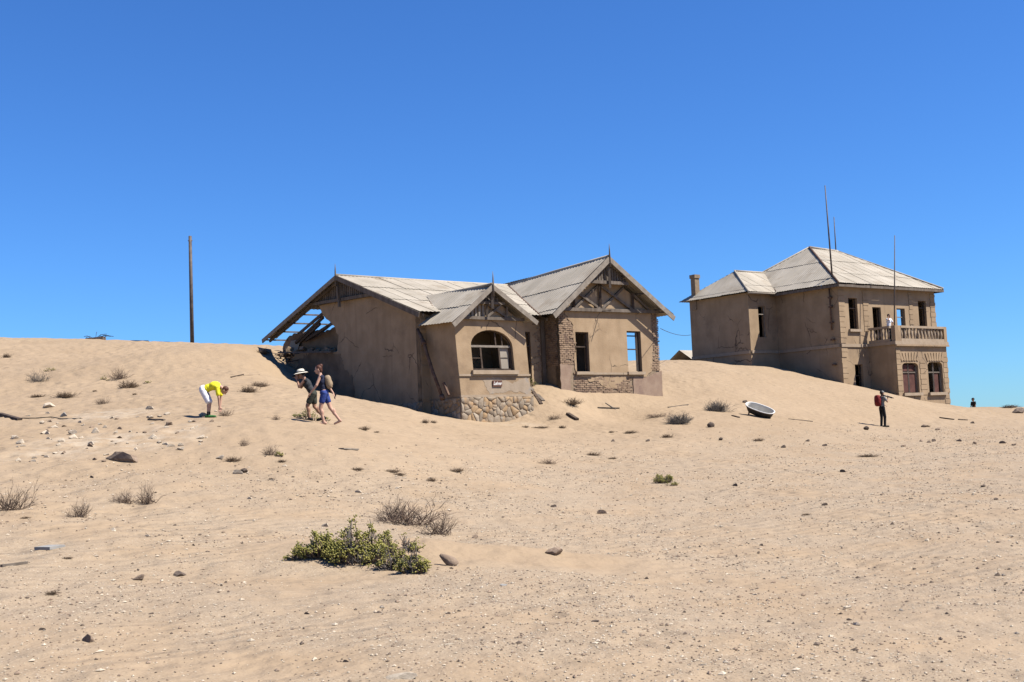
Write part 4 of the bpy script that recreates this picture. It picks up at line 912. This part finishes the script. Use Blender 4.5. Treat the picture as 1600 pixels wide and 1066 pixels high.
for x,y in((1445,668),(1466,672),(1440,690),(1452,692),(1500,690),(1524,694),(1568,693),(1586,696),(1290,697),(1412,698)):
    rock(x,y,rs.uniform(6,9),4,'rock_brown','small brown stone on the sand by the right dune foot','small brown stones by the dune foot',name='stone')
# driftwood
g=ground(700,884); mb=MB(); a=g+[-.09,.02,.13]; b=g+[.10,-.03,.0]; mb.tube([a,a+(b-a)*.35,a+(b-a)*.7,b],[.018,.05,.07,.05],7); single('driftwood',mb,'rock_brown','brown tapered wood chunk sticking out of smooth sand by the green bush','wood',g)
# gravel
def gravel():
    r=np.random.RandomState(5); N=120000
    px=r.uniform(-60,1660,N); py=700+(r.rand(N)**.72)*400
    P=np.array([ [0,0] ]*N,float); Y=np.zeros(N)
    A_=np.radians(r.uniform(-25.5,25.5,N)); D=6.5*(62/6.5)**(r.rand(N)**.8); x=D*np.sin(A_);y=D*np.cos(A_)
    keep=(vnoise(x*.5+3,y*.5)+.5+.35*vnoise(x*1.7,y*1.7))>r.rand(N)*.85
    keep&=~((np.abs((x-SHRUB[0]-1.2)/2.9)**2+np.abs((y-SHRUB[1]-.3)/1.2)**2)<1); x=x[keep];y=y[keep];D=D[keep]; z=height(x,y)
    k=(z+r.randn(len(z))*.35)<1.15; x,y,z,D=x[k],y[k],z[k],D[k]; n_=len(x)
    s=.0034*(1+D/13)*np.exp(r.randn(n_)*.5); s=np.minimum(s,.03)
    base=np.array([[1,0,0],[0,1,0],[-1,0,0],[0,-1,0],[0,0,1],[0,0,-1]],float); f=np.array([[0,1,4],[1,2,4],[2,3,4],[3,0,4],[1,0,5],[2,1,5],[3,2,5],[0,3,5]])
    a=r.rand(n_)*6.28; ca,sa=np.cos(a),np.sin(a); jit=r.uniform(.55,1.35,(n_,6,3))
    v=base[None]*jit; v=v*np.stack([s*1.25,s*.9,s*.62],-1)[:,None]; X=v[...,0]*ca[:,None]-v[...,1]*sa[:,None]; Yv=v[...,0]*sa[:,None]+v[...,1]*ca[:,None]
    V=np.stack([X+x[:,None],Yv+y[:,None],v[...,2]+(z+s*.22)[:,None]],-1)
    tone=r.rand(n_)
    for lab,sel,m in(('gravel_pale',tone<.46,'rock_white'),('gravel_brown',(tone>=.46)&(tone<.80),'rock_brown'),('gravel_dark',tone>=.80,'rock_dark')):
        vv=V[sel].reshape(-1,3); ff=(f[None]+6*np.arange(sel.sum())[:,None,None]).reshape(-1,3)
        me=bpy.data.meshes.new(lab); me.from_pydata(vv.tolist(),[],ff.tolist()); me.update(); me.materials.append(MATS[m]); o=link(bpy.data.objects.new(lab,me))
        tag(o,{'gravel_pale':'pale fine gravel strewn over the foreground sand','gravel_brown':'brown fine gravel strewn over the foreground sand','gravel_dark':'dark fine gravel strewn over the foreground sand'}[lab],'gravel',kind='stuff')
gravel()

# ------------------------------------------------------------------ dry and green plants
def twig_mesh(name,seed,n_stems=40,flat=1.,m='twig',dense=1.,thick=.012,spread=1.2):
    r=random.Random(seed); mb=MB()
    def grow(p,d,L,rad,depth):
        q=p+d*L*.5+np.array([r.gauss(0,.04),r.gauss(0,.04),r.gauss(0,.03)])*L; e=q+(d+np.array([r.gauss(0,.25),r.gauss(0,.25),r.gauss(.12,.2)]))*L*.5
        mb.tube([p,q,e],[rad,rad*.85,rad*.65],3,False)
        if depth>0:
            for k in range(r.choice([2,2,3])):
                dd=d+np.array([r.gauss(0,.5),r.gauss(0,.5),r.gauss(.1,.35)]); dd/=np.linalg.norm(dd); grow(e if k else q,dd,L*r.uniform(.5,.8),rad*.62,depth-1)
    for i in range(n_stems):
        a=r.uniform(0,6.28); el_=r.uniform(.12,1.35); d=np.array([math.cos(a)*math.cos(el_)*spread,math.sin(a)*math.cos(el_)*spread,math.sin(el_)*.9]); d/=np.linalg.norm(d)
        o=np.array([r.gauss(0,.22),r.gauss(0,.16),-.04]); grow(o,d,r.uniform(.28,.5),thick,2)
    me=mb.mesh(name,(0,0,0)); me.materials.append(MATS[m]); return me
TW={}
def plant(px,py,wpx,hpx,kind,label,group=None,name='dry_shrub',cat='shrub',seed=None):
    seed=seed if seed is not None else rnd.randrange(4); key=(kind,seed)
    if key not in TW: TW[key]={'twig':lambda:twig_mesh('dry_shrub',seed,52,m='twig',thick=.013),'grey':lambda:twig_mesh('grey_shrub',seed+10,70,m='twig_grey',thick=.010),'dense':lambda:twig_mesh('dense_shrub',seed+20,190,m='twig_grey',thick=.016),'brown':lambda:twig_mesh('brown_tuft',seed+30,90,m='twig_brown',thick=.022,spread=1.6)}[kind]()
    g=ground(px,py); mpp=np.linalg.norm(g-EYE)/F; o=link(bpy.data.objects.new(name,TW[key]))
    o.location=g; o.scale=(wpx*mpp/1.75,wpx*mpp/1.75*rnd.uniform(.55,.95),hpx*mpp/.82*(.8 if kind=='brown' else 1)); o.rotation_euler=(0,0,rnd.uniform(-.4,.4)); return tag(o,label,cat,group)
for a in((18,797,62,38,'twig','bare grey twiggy shrub at the left edge of the foreground'),
 (232,788,42,34,'twig','tall bare twig shrub beside a lower one on the left foreground'),
 (197,786,48,20,'twig','low bare twig shrub beside a taller one on the left foreground'),
 (122,808,40,26,'twig','thin sprawling twig shrub on the left foreground sand'),
 (640,820,122,38,'twig','broad dry brown shrub right behind the big green bush'),
 (612,812,60,36,'twig','pale dry shrub behind the big green bush, at its left'),
 (682,835,66,36,'twig','dry drooping shrub at the right end behind the green bush'),
 (60,596,48,16,'grey','pale grey shrub on the upper left slope'),
 (188,592,36,18,'twig','upright brown shrub on the upper left slope'),
 (200,606,34,16,'brown','dark low shrub under the upright one on the slope'),
 (101,621,42,11,'brown','flat brown shrub left of a lone small tuft on the slope'),
 (58,621,26,6,'brown','very flat brown mat on the left slope'),
 (160,632,26,11,'twig','small grey brown tuft above the rubble'),
 (10,559,16,9,'brown','lone dark tuft near the ridge at the far left'),
 (388,613,32,13,'brown','dark tuft on the slope left of the broken gable'),
 (405,604,30,11,'brown','brown tuft just above the dark tuft left of the broken gable'),
 (363,721,30,10,'brown','reddish brown tuft below the rubble'),
 (381,697,18,13,'twig','small upright twig tuft right of the rubble'),
 (422,711,30,16,'twig','twig tuft with green tips below the slope'),
 (412,553,24,12,'brown','brown scrub at the lower end of the broken roof'),
 (432,656,16,9,'twig','fine dry grass tuft left of the walkers'),
 (352,650,24,12,'twig','fine dry weed under the hand of the bending person'),
 (1060,662,46,16,'dense','flattened grey bush in front of the right gable'),
 (1026,652,40,8,'twig','sprawling dark runner branches left of the flattened grey bush'),
 (1120,643,40,18,'dense','dome shaped grey bush on the dune foot left of the bathtub'),
 (858,725,36,10,'twig','pale thin tuft on the open sand in the middle'),
 (893,632,38,14,'brown','brown matted weeds sloping down beside the near house'),
 (866,655,24,9,'twig','grey dry tuft below the matted weeds'),
 (80,929,24,8,'brown','rusty brown tuft on the near left gravel'),
 (1355,714,38,6,'brown','flat brown weed mat on the sand right of the middle'),
 (1578,637,26,6,'brown','dark weeds on the far right crest')):
    plant(*a)
for x,y,w_,h_ in((569,672,22,8),(664,661,13,8),(677,661,12,6),(557,735,25,7),(612,738,30,7),(624,743,24,6),(673,752,18,8),(714,737,28,8),(926,712,28,7),(957,717,18,4),(985,677,24,6),(955,676,10,4),(1042,684,22,8),(1184,689,22,6),(820,668,14,4),(842,669,34,4),(878,669,14,6),(424,750,14,5),(440,722,16,5),(588,676,10,3),(1449,667,9,4),(1260,805,16,4),(105,873,18,4),(40,810,16,4),(148,612,8,4),(210,617,8,4)):
    plant(x,y,w_,h_,'brown','small flat brown tuft dried out on open sand','small flat brown tufts on the sand',name='dry_tuft',cat='tuft')

def succulent(lobes,label,seed,gp=None,m='leaf',bare=.1,Ly=.55):
    """lobes: (px0,px1,py,height px,branches,leaves per branch)"""
    r=random.Random(seed); pts=[(ground(a,y),ground(b,y)) for a,b,y,*_ in lobes]
    c0=sum((a+b)/2 for a,b in pts)/len(pts); c0[2]=hz(c0[0],c0[1]); t=thing('succulent_bush',label,'bush',c0,gp); st=MB(); lf=MB(); dry=MB()
    for (a,b),(_,_,_,hpx,k,per) in zip(pts,lobes):
        c=(a+b)/2; W=np.linalg.norm(b-a)/2; H=hpx*np.linalg.norm(c-EYE)/F; ls=min(1.,max(.45,W/.3)); ph=r.uniform(0,6)
        for i in range(k):
            x=r.uniform(-1,1); y=r.uniform(-1,1)*math.sqrt(max(.05,1-x*x)); prof=.72+.28*math.sin(x*5.1+ph)
            base=np.array([c[0]+x*W*.6,c[1]+y*W*Ly*.5,0.]); base[2]=hz(base[0],base[1])-.02
            tip=np.array([c[0]+x*W,c[1]+y*W*Ly,0.]); tip[2]=hz(tip[0],tip[1])+H*prof*(1-.5*x*x)*r.uniform(.3,1.0)
            mid=(base+tip)/2+np.array([r.gauss(0,.03),r.gauss(0,.03),-.01]); q=r.random()<bare
            (dry if q else st).tube([base,mid,tip],[.010,.007,.004],4,False); e2=mid+np.array([r.gauss(0,.08),r.gauss(0,.06),r.uniform(.02,.09)])*ls; (dry if q else st).tube([mid,e2],[.006,.004],3,False)
            if q:
                for _ in range(3): dry.tube([mid,mid+np.array([r.gauss(0,.07),r.gauss(0,.06),r.uniform(.02,.14)])*ls],[.005,.003],3,False)
                continue
            for q in range(per):
                pos=(tip if r.random()<.7 else e2)+np.array([r.gauss(0,.024),r.gauss(0,.024),r.gauss(-.01,.024)])*ls
                d=np.array([r.gauss(0,.8),r.gauss(0,.8),abs(r.gauss(.7,.5))]); d/=np.linalg.norm(d); x_=np.cross(d,(.3,.5,.8)); x_/=np.linalg.norm(x_); y_=np.cross(d,x_); L=r.uniform(.018,.033)*ls**.5; w_=L*.46
                e=pos+d*L*1.35; m_=pos+d*L*.85
                lf.add([pos,m_+x_*w_,m_+y_*w_*.8,m_-x_*w_,m_-y_*w_*.8,e],[(0,2,1),(0,3,2),(0,4,3),(0,1,4),(5,1,2),(5,2,3),(5,3,4),(5,4,1)],True)
    part('stems',st,'twig',t,kind='stuff')
    if dry.v: part('dead_branches',dry,'twig_grey',t,kind='stuff')
    part('leaves',lf,m,t,kind='stuff'); return t
succulent([(468,535,872,50,100,24),(510,600,878,62,135,24),(560,612,868,66,45,24),(590,640,890,50,55,22),(625,668,896,46,75,26),(600,655,862,30,24,16)],'large green fleshy leaved bush on a sand drift in the foreground',3,bare=.42)
succulent([(447,478,874,18,21,14)],'small low green offshoot left of the large green bush',4)
succulent([(1022,1050,755,17,58,14)],'small green bush alone on the open gravel',5)
succulent([(1042,1058,759,8,13,14)],'tiny green plant touching the lone small green bush',6)
succulent([(477,497,656,19,35,14)],'yellow green bush at the feet of the walkers',7,m='leaf_yellow')
succulent([(824,836,604,17,25,14)],'yellow green bush in the corner beside the stone footing',8,m='leaf_yellow')
succulent([(71,83,580,5,10,14)],'small green cushion plant on the upper left slope',9)
succulent([(226,236,599,5,10,14)],'small yellow green cushion right of the upright shrub',10,m='leaf_yellow')
succulent([(157,170,594,6,10,14)],'small green plant left of the upright shrub on the slope',11)
succulent([(430,442,713,10,11,14)],'green tips growing from the twig tuft below the slope',12)
# ------------------------------------------------------------------ people
def blend_mesh(mb,voxel,name):
    me=mb.mesh(name,(0,0,0)); o=bpy.data.objects.new('tmp',me); col.objects.link(o)
    md=o.modifiers.new('r','REMESH'); md.mode='VOXEL'; md.voxel_size=voxel; md.use_smooth_shade=True
    sm=o.modifiers.new('s','SMOOTH'); sm.factor=.5; sm.iterations=3
    dg=bpy.context.evaluated_depsgraph_get(); out=bpy.data.meshes.new_from_object(o.evaluated_get(dg)); out.name=name
    bpy.data.objects.remove(o); bpy.data.meshes.remove(me); out.polygons.foreach_set('use_smooth',[True]*len(out.polygons)); return out
def person(label,loc,heading,J,skin='skin',wear=(),hair=None,scale=1.,bulk=1.,extra=None,group=None):
    """J: joint positions in metres, x forward, y to the person's left, z up, feet at z=0"""
    J={k:np.array(v,float) for k,v in J.items()}
    t=link(bpy.data.objects.new('person',None)); t.location=[float(q) for q in loc]; t.rotation_euler=(0,0,heading); t.scale=(scale,)*3; tag(t,label,'person',group)
    def put(name,mb,m,voxel=.013,lab=None,raw=False):
        me=mb.mesh(name,(0,0,0)) if raw else blend_mesh(mb,voxel,name); me.materials.append(MATS[m]); o=link(bpy.data.objects.new(name,me),t)
        if lab:o['label']=lab
        return o
    b=MB(); k=bulk
    pel,ch,nk,hd=J['pelvis'],J['chest'],J['neck'],J['head']; up=(nk-pel)/np.linalg.norm(nk-pel)
    fw=J.get('face',np.array([1.,0,0])); fw=fw/np.linalg.norm(fw)
    def torso(mb,g,low=True):
        side=(J['shL']-J['shR']); side/=np.linalg.norm(side); fr=np.cross(side,up)
        M=np.stack([fr,side,up],1)
        if low: mb.ell(pel+up*.03,(.105*k+g,.155*k+g,.12+g),M,14,10)
        mb.ell((pel+ch)/2,(.095*k+g,.135*k+g,.17+g),M,14,10); mb.ell(ch,(.115*k+g,.165*k+g,.17+g),M,14,10)
        mb.capsule(J['shL']*.85+ch*.15,J['shR']*.85+ch*.15,.062+g,.062+g,12)
    torso(b,0)
    b.capsule(ch+up*.1,nk,.07,.055,12); b.capsule(nk,hd-np.array([0,0,.03]),.054,.052,12)
    hs=np.cross((0,0,1.),fw); hs/=np.linalg.norm(hs); hu=np.cross(fw,hs); HM=np.stack([fw,hs,hu],1)
    b.ell(hd,(.095,.076,.118),HM,16,12); b.ell(hd+fw*.03-hu*.07,(.062,.055,.05),HM,12,8); b.capsule(hd+fw*.09+hu*.0,hd+fw*.112-hu*.03,.012,.017,8)
    for s in(-1,1): b.ell(hd+hs*s*.077-hu*.005,(.022,.012,.034),HM,8,6)
    b.capsule(hd+fw*.083-hu*.062+hs*.02,hd+fw*.083-hu*.062-hs*.02,.011,.011,8)
    for S in 'LR':
        b.capsule(J['sh'+S],J['el'+S],.050*k,.040,12); b.capsule(J['el'+S],J['wr'+S],.041,.028,12)
        b.capsule(J['hip'+S],J['kn'+S],.088*k,.058*k,14); b.capsule(J['kn'+S],J['an'+S],.056*k,.040,12)
        cm=J['kn'+S]*.65+J['an'+S]*.35; b.ell(cm-fw*.015,(.052,.050,.10),None,10,8)
        toe=J['toe'+S]; an=J['an'+S]; heel=an-(toe-an)*np.array([.3,.3,0])-np.array([0,0,.04]); b.capsule(an,heel,.040,.036,10); b.capsule(heel,toe,.038,.030,12)
        # hand: palm, four fingers, thumb
        w=J['wr'+S]; d=w-J['el'+S]; d/=np.linalg.norm(d); d=J.get('hand'+S,d); d=d/np.linalg.norm(d); sd=np.cross(d,(0,0,1.)) if abs(d[2])<.9 else np.array([1.,0,0]); sd/=np.linalg.norm(sd); nn=np.cross(sd,d)
        b.ell(w+d*.055,(.05,.042,.017),np.stack([d,sd,nn],1),10,8)
        for i,(o,L) in enumerate(((-.030,.058),(-.011,.07),(.010,.075),(.029,.066))):
            p0=w+d*.085+sd*o; p1=p0+d*L*.55+nn*-.008; p2=p1+d*L*.4-nn*.024; b.capsule(p0,p1,.0105,.0098,8); b.capsule(p1,p2,.0098,.0085,8)
        p0=w+d*.03+sd*.036; p1=p0+d*.03+sd*.026-nn*.01; b.capsule(p0,p1,.013,.011,8); b.capsule(p1,p1+d*.032-nn*.006,.011,.009,8)
    put('body',b,skin,.0115)
    e=MB()
    for s in(-1,1): e.ell(hd+fw*.086+hs*s*.032+hu*.012,(.010,.014,.009),HM,8,6)
    put('eyes',e,'hair_dark',raw=True)
    if hair:
        h=MB(); h.ell(hd+hu*.03-fw*.022,(.097,.086,.105),HM,14,10)
        if hair[1]=='bun': h.ell(hd+hu*.10-fw*.085,(.055,.052,.055),HM,12,8); h.ell(hd-hu*.03-fw*.06,(.05,.07,.07),HM,10,8)
        put('hair',h,hair[0],.012)
    lerp=lambda a,c,f:a+(c-a)*f
    for kind,m in wear:
        c=MB()
        if kind in('shirt','tank'):
            torso(c,.014,False)
            side=(J['hipL']-J['hipR']); c.capsule(pel+side*.22+up*.10,pel-side*.22+up*.10,.108*k,.108*k,12)
            for S in 'LR':
                if kind=='shirt': c.capsule(J['sh'+S],lerp(J['sh'+S],J['el'+S],.62),.064*k,.066*k,12)
                else: c.capsule(lerp(J['sh'+S],ch,.25),lerp(J['sh'+S],ch,.5)+up*.02,.055,.07,12)
            put('shirt' if kind=='shirt' else 'tank_top',c,m)
        elif kind in('shorts','trousers'):
            side=(J['hipL']-J['hipR']); c.ell(pel-up*.0,(.122*k,.172*k,.125),np.stack([np.cross(side/np.linalg.norm(side),up),side/np.linalg.norm(side),up],1),14,10)
            for S in 'LR':
                if kind=='shorts': q=lerp(J['hip'+S],J['kn'+S],J.get('short',.62)); c.capsule(J['hip'+S],q,.103*k,.092*k,14)
                else: c.capsule(J['hip'+S],J['kn'+S],.10*k,.074*k,14); c.capsule(J['kn'+S],J['an'+S]+(J['kn'+S]-J['an'+S])*.05,.074*k,.062*k,12)
            put(kind,c,m)
        elif kind in('shoes',):
            for S in 'LR':
                toe=J['toe'+S]; an=J['an'+S]; heel=an-(toe-an)*np.array([.3,.3,0])-np.array([0,0,.045]); s_=MB(); s_.capsule(heel,toe,.050,.042,12); s_.capsule(heel,an-[0,0,.01],.05,.048,10); put('shoe',s_,m)
        elif kind=='socks':
            for S in 'LR': s_=MB(); s_.capsule(J['an'+S]-[0,0,.03],lerp(J['an'+S],J['kn'+S],.2),.05,.052,10); put('sock',s_,m)
        elif kind=='hat':
            tp=hd+hu*.055; s_=MB(); n=20; vs=[];rings=[(.20,-.02),(.155,.005),(.115,.0),(.108,.05),(.085,.10),(.04,.115)]
            for rr_,zz in rings: vs+=[tp+fw*rr_*math.cos(6.2832*i/n)*1.08+hs*rr_*math.sin(6.2832*i/n)*.92+hu*zz for i in range(n)]
            s_.add(vs,[(j*n+i,j*n+(i+1)%n,(j+1)*n+(i+1)%n,(j+1)*n+i) for j in range(len(rings)-1) for i in range(n)]+[tuple((len(rings)-1)*n+i for i in range(n))],True); ho=put('sun_hat',s_,m,raw=True)
            s_=MB(); s_.add([tp+fw*rr_*math.cos(6.2832*i/n)*1.08+hs*rr_*math.sin(6.2832*i/n)*.92+hu*zz for rr_,zz in((.119,.006),(.114,.04)) for i in range(n)],[(i,(i+1)%n,n+(i+1)%n,n+i) for i in range(n)],True)
            me=s_.mesh('hat_band',(0,0,0)); me.materials.append(MATS['black_cloth']); link(bpy.data.objects.new('hat_band',me),ho)
        elif kind=='cap':
            s_=MB(); s_.ell(hd+hu*.045,(.102,.088,.085),HM,14,10); s_.capsule(hd+fw*.09+hu*.045+hs*.04,hd+fw*.15+hu*.03,.012,.012,8); s_.capsule(hd+fw*.09+hu*.045-hs*.04,hd+fw*.15+hu*.03,.012,.012,8); put('cap',s_,m)
    if extra: extra(t,J,up,fw)
    return t
def carry(name,mb,m,t,label,cat,group=None):
    """a thing held or worn by a person: its own top-level object at the person's place"""
    M=t.matrix_basis; me=mb.mesh(name,(0,0,0)); me.materials.append(MATS[m]); o=link(bpy.data.objects.new(name,me)); o.matrix_basis=Matrix.LocRotScale(t.location,t.rotation_euler,t.scale); return tag(o,label,cat,group)
def pack_mesh(c,up,fw,w,h,d):
    side=np.cross(up,fw); side/=np.linalg.norm(side); f=np.cross(side,up); M=np.stack([f,side,up],1); mb=MB()
    dm=np.array([d,w,h]); sq=lambda q:dm*(q/dm)/(np.sum(np.abs(q/dm)**4)**.25+1e-9)
    mb.ell(c,(d,w,h),M,16,10,sq); mb.ell(c-f*d*.75-up*h*.25,(d*.5,w*.72,h*.5),M,12,8)
    return mb
# woman with tan backpack, walking left
g=ground(508,663); sink=.02
Jw=dict(pelvis=(0,0,.90),chest=(.06,0,1.22),neck=(.10,0,1.42),head=(.145,0,1.545),face=(1,.1,-.12),
 shL=(.07,.165,1.355),elL=(.17,.23,1.10),wrL=(.34,.20,.90),shR=(.07,-.165,1.355),elR=(-.08,-.22,1.10),wrR=(-.22,-.20,.88),
 hipL=(.0,.09,.86),knL=(.10,.09,.47),anL=(.02,.09,.09),toeL=(.19,.10,.035),hipR=(-.02,-.09,.86),knR=(-.14,-.09,.48),anR=(-.38,-.09,.14),toeR=(-.25,-.10,.03),short=.5)
w=person('woman in navy top and blue shorts walking with a tan backpack',g-[0,0,sink],R(180),Jw,'skin',(('tank','navy'),('shorts','blue')),('hair_auburn','bun'),1.0)
w_up=np.array([.19,0,.98]); w_up/=np.linalg.norm(w_up)
carry('backpack',pack_mesh(np.array([-.13,0,1.19]),w_up,np.array([1.,0,0]),.13,.19,.085),'tan_bag',w,'small tan backpack on the back of the walking woman','backpack')
mb=MB(); mb.obox((-.275,-.20,.80),(.012,0,.02),(0,.035,0),(-.02,0,.07)); carry('phone',mb,'black_plastic',w,'black phone in the rear hand of the walking woman','phone')
# companion in a sun hat, stooping behind a camera
g=ground(481,657)
Jm=dict(pelvis=(0,0,.80),chest=(.16,0,1.08),neck=(.24,0,1.25),head=(.32,0,1.35),face=(1,0,-.15),
 shL=(.19,.17,1.19),elL=(.36,.17,.99),wrL=(.43,.07,1.20),shR=(.19,-.17,1.19),elR=(.36,-.17,.99),wrR=(.43,-.07,1.20),handL=(.1,-.1,1),handR=(.1,.1,1),
 hipL=(0,.09,.77),knL=(.15,.09,.44),anL=(.09,.09,.09),toeL=(.26,.10,.035),hipR=(-.01,-.09,.77),knR=(-.02,-.09,.42),anR=(-.26,-.09,.12),toeR=(-.10,-.10,.03),short=.62)
m_=person('person in straw sun hat and charcoal top stooping with hands at the face',g+[.12,.25,-.02],R(180),Jm,'skin_tan',(('tank','charcoal'),('shorts','olive'),('shoes','black_cloth'),('hat','straw')),('hair_dark','short'),.99)
mb=MB(); mb.obox((.475,0,1.325),(.03,0,0),(0,.065,0),(0,0,.04)); mb.tube([(.50,0,1.32),(.57,0,1.31)],.033,12); carry('camera',mb,'black_plastic',m_,'black camera held to the face of the sun hat wearer','camera')
# bending person in yellow
g=ground(328,652)
Jy=dict(pelvis=(-.13,0,.86),chest=(.20,0,.95),neck=(.40,0,.90),head=(.50,0,.80),face=(.45,0,-1),
 shL=(.32,.17,.88),elL=(.34,.19,.58),wrL=(.32,.14,.32),shR=(.32,-.17,.88),elR=(.36,-.18,.58),wrR=(.36,-.12,.32),handL=(.05,0,-1),handR=(.05,0,-1),
 hipL=(-.12,.10,.80),knL=(.02,.11,.46),anL=(-.02,.11,.09),toeL=(.17,.12,.035),hipR=(-.12,-.10,.80),knR=(.05,-.11,.46),anR=(.02,-.11,.09),toeR=(.21,-.12,.035),short=.88)
person('person in yellow shirt and pale patterned shorts bending to the ground',g-[.04,0,.02],R(0),Jy,'skin',(('shirt','yellow'),('shorts','patterned_cloth'),('socks','black_cloth'),('shoes','green_shoe')),('hair_auburn','short'),.94,1.08)
# backpacker with red pack
g=ground(1380,667)
Jb=dict(pelvis=(0,0,.93),chest=(.02,0,1.28),neck=(.03,0,1.49),head=(.06,0,1.62),face=(1,.1,.05),
 shL=(.03,.18,1.42),elL=(.05,.24,1.14),wrL=(.22,.16,1.06),shR=(.03,-.18,1.42),elR=(.16,-.24,1.20),wrR=(.26,-.14,1.38),handR=(.3,.3,1),
 hipL=(0,.10,.90),knL=(.02,.11,.49),anL=(-.02,.11,.09),toeL=(.17,.13,.035),hipR=(0,-.10,.90),knR=(.06,-.11,.49),anR=(.03,-.11,.09),toeR=(.22,-.12,.035))
b_=person('backpacker in black trousers and grey cap looking up the dune',g-[0,0,.02],R(15),Jb,'skin_tan',(('shirt','grey_cloth'),('trousers','black_cloth'),('shoes','black_cloth'),('cap','grey_cloth')),('hair_dark','short'),1.0)
carry('backpack',pack_mesh(np.array([-.20,0,1.27]),np.array([0,0,1.]),np.array([1.,0,0]),.17,.27,.12),'red_bag',b_,'large red backpack on the standing backpacker','backpack')
mb=MB(); mb.tube([(-.05,-.17,1.52),(.22,-.16,1.46),(.48,-.15,1.38)],.035,8)
for dy in(-.03,.0,.03): mb.tube([(-.1,-.17+dy,1.55),(.56,-.15+dy,1.36)],.014,6)
carry('tripod',mb,'black_plastic',b_,'black folded tripod over the shoulder of the backpacker','tripod')
mb=MB(); mb.ell((.20,.20,.92),(.09,.07,.10),None,12,8); carry('camera_bag',mb,'black_cloth',b_,'black bag hanging at the front of the backpacker','bag')
# man on the balcony
u,v,z=B.W(1388,500,1.35); p=B.P(u,1.35,6.6); p[2]=B.P(u,1.35,6.6)[2]
Jc=dict(pelvis=(0,0,.93),chest=(.02,0,1.28),neck=(.03,0,1.49),head=(.05,0,1.62),face=(1,-.2,0),
 shL=(.03,.18,1.42),elL=(.12,.28,1.18),wrL=(.10,.16,1.00),shR=(.03,-.18,1.42),elR=(.22,-.28,1.34),wrR=(.14,-.14,1.56),handR=(-.2,.4,1),
 hipL=(0,.10,.90),knL=(.02,.11,.49),anL=(-.02,.11,.09),toeL=(.17,.13,.035),hipR=(0,-.10,.90),knR=(.03,-.11,.49),anR=(.0,-.11,.09),toeR=(.19,-.12,.035))
person('man in white shirt on the balcony with a hand raised to his head',p,R(-55),Jc,'skin_tan',(('shirt','white_cloth'),('trousers','charcoal'),('shoes','black_cloth')),('hair_dark','short'),1.0)
# far walker beyond the right crest
p=at(1522,637,86); p=np.array([p[0],p[1],hz(p[0],p[1])]); topz=at(1522,622.5,86)[2]; p[2]=min(p[2],topz-1.0)
Jd={k:(np.array(q) if k!='short' else q) for k,q in Jc.items()}; Jd=dict(Jc); Jd['elR']=(.05,-.24,1.14); Jd['wrR']=(.15,-.26,.92); Jd['handR']=(.1,0,-1)
zf=hz(p[0],p[1])
person('distant walker in dark clothes beyond the right dune crest',(p[0],p[1],zf),R(200),Jd,'skin_tan',(('shirt','black_cloth'),('trousers','charcoal'),('cap','charcoal')),('hair_dark','short'),1.0)
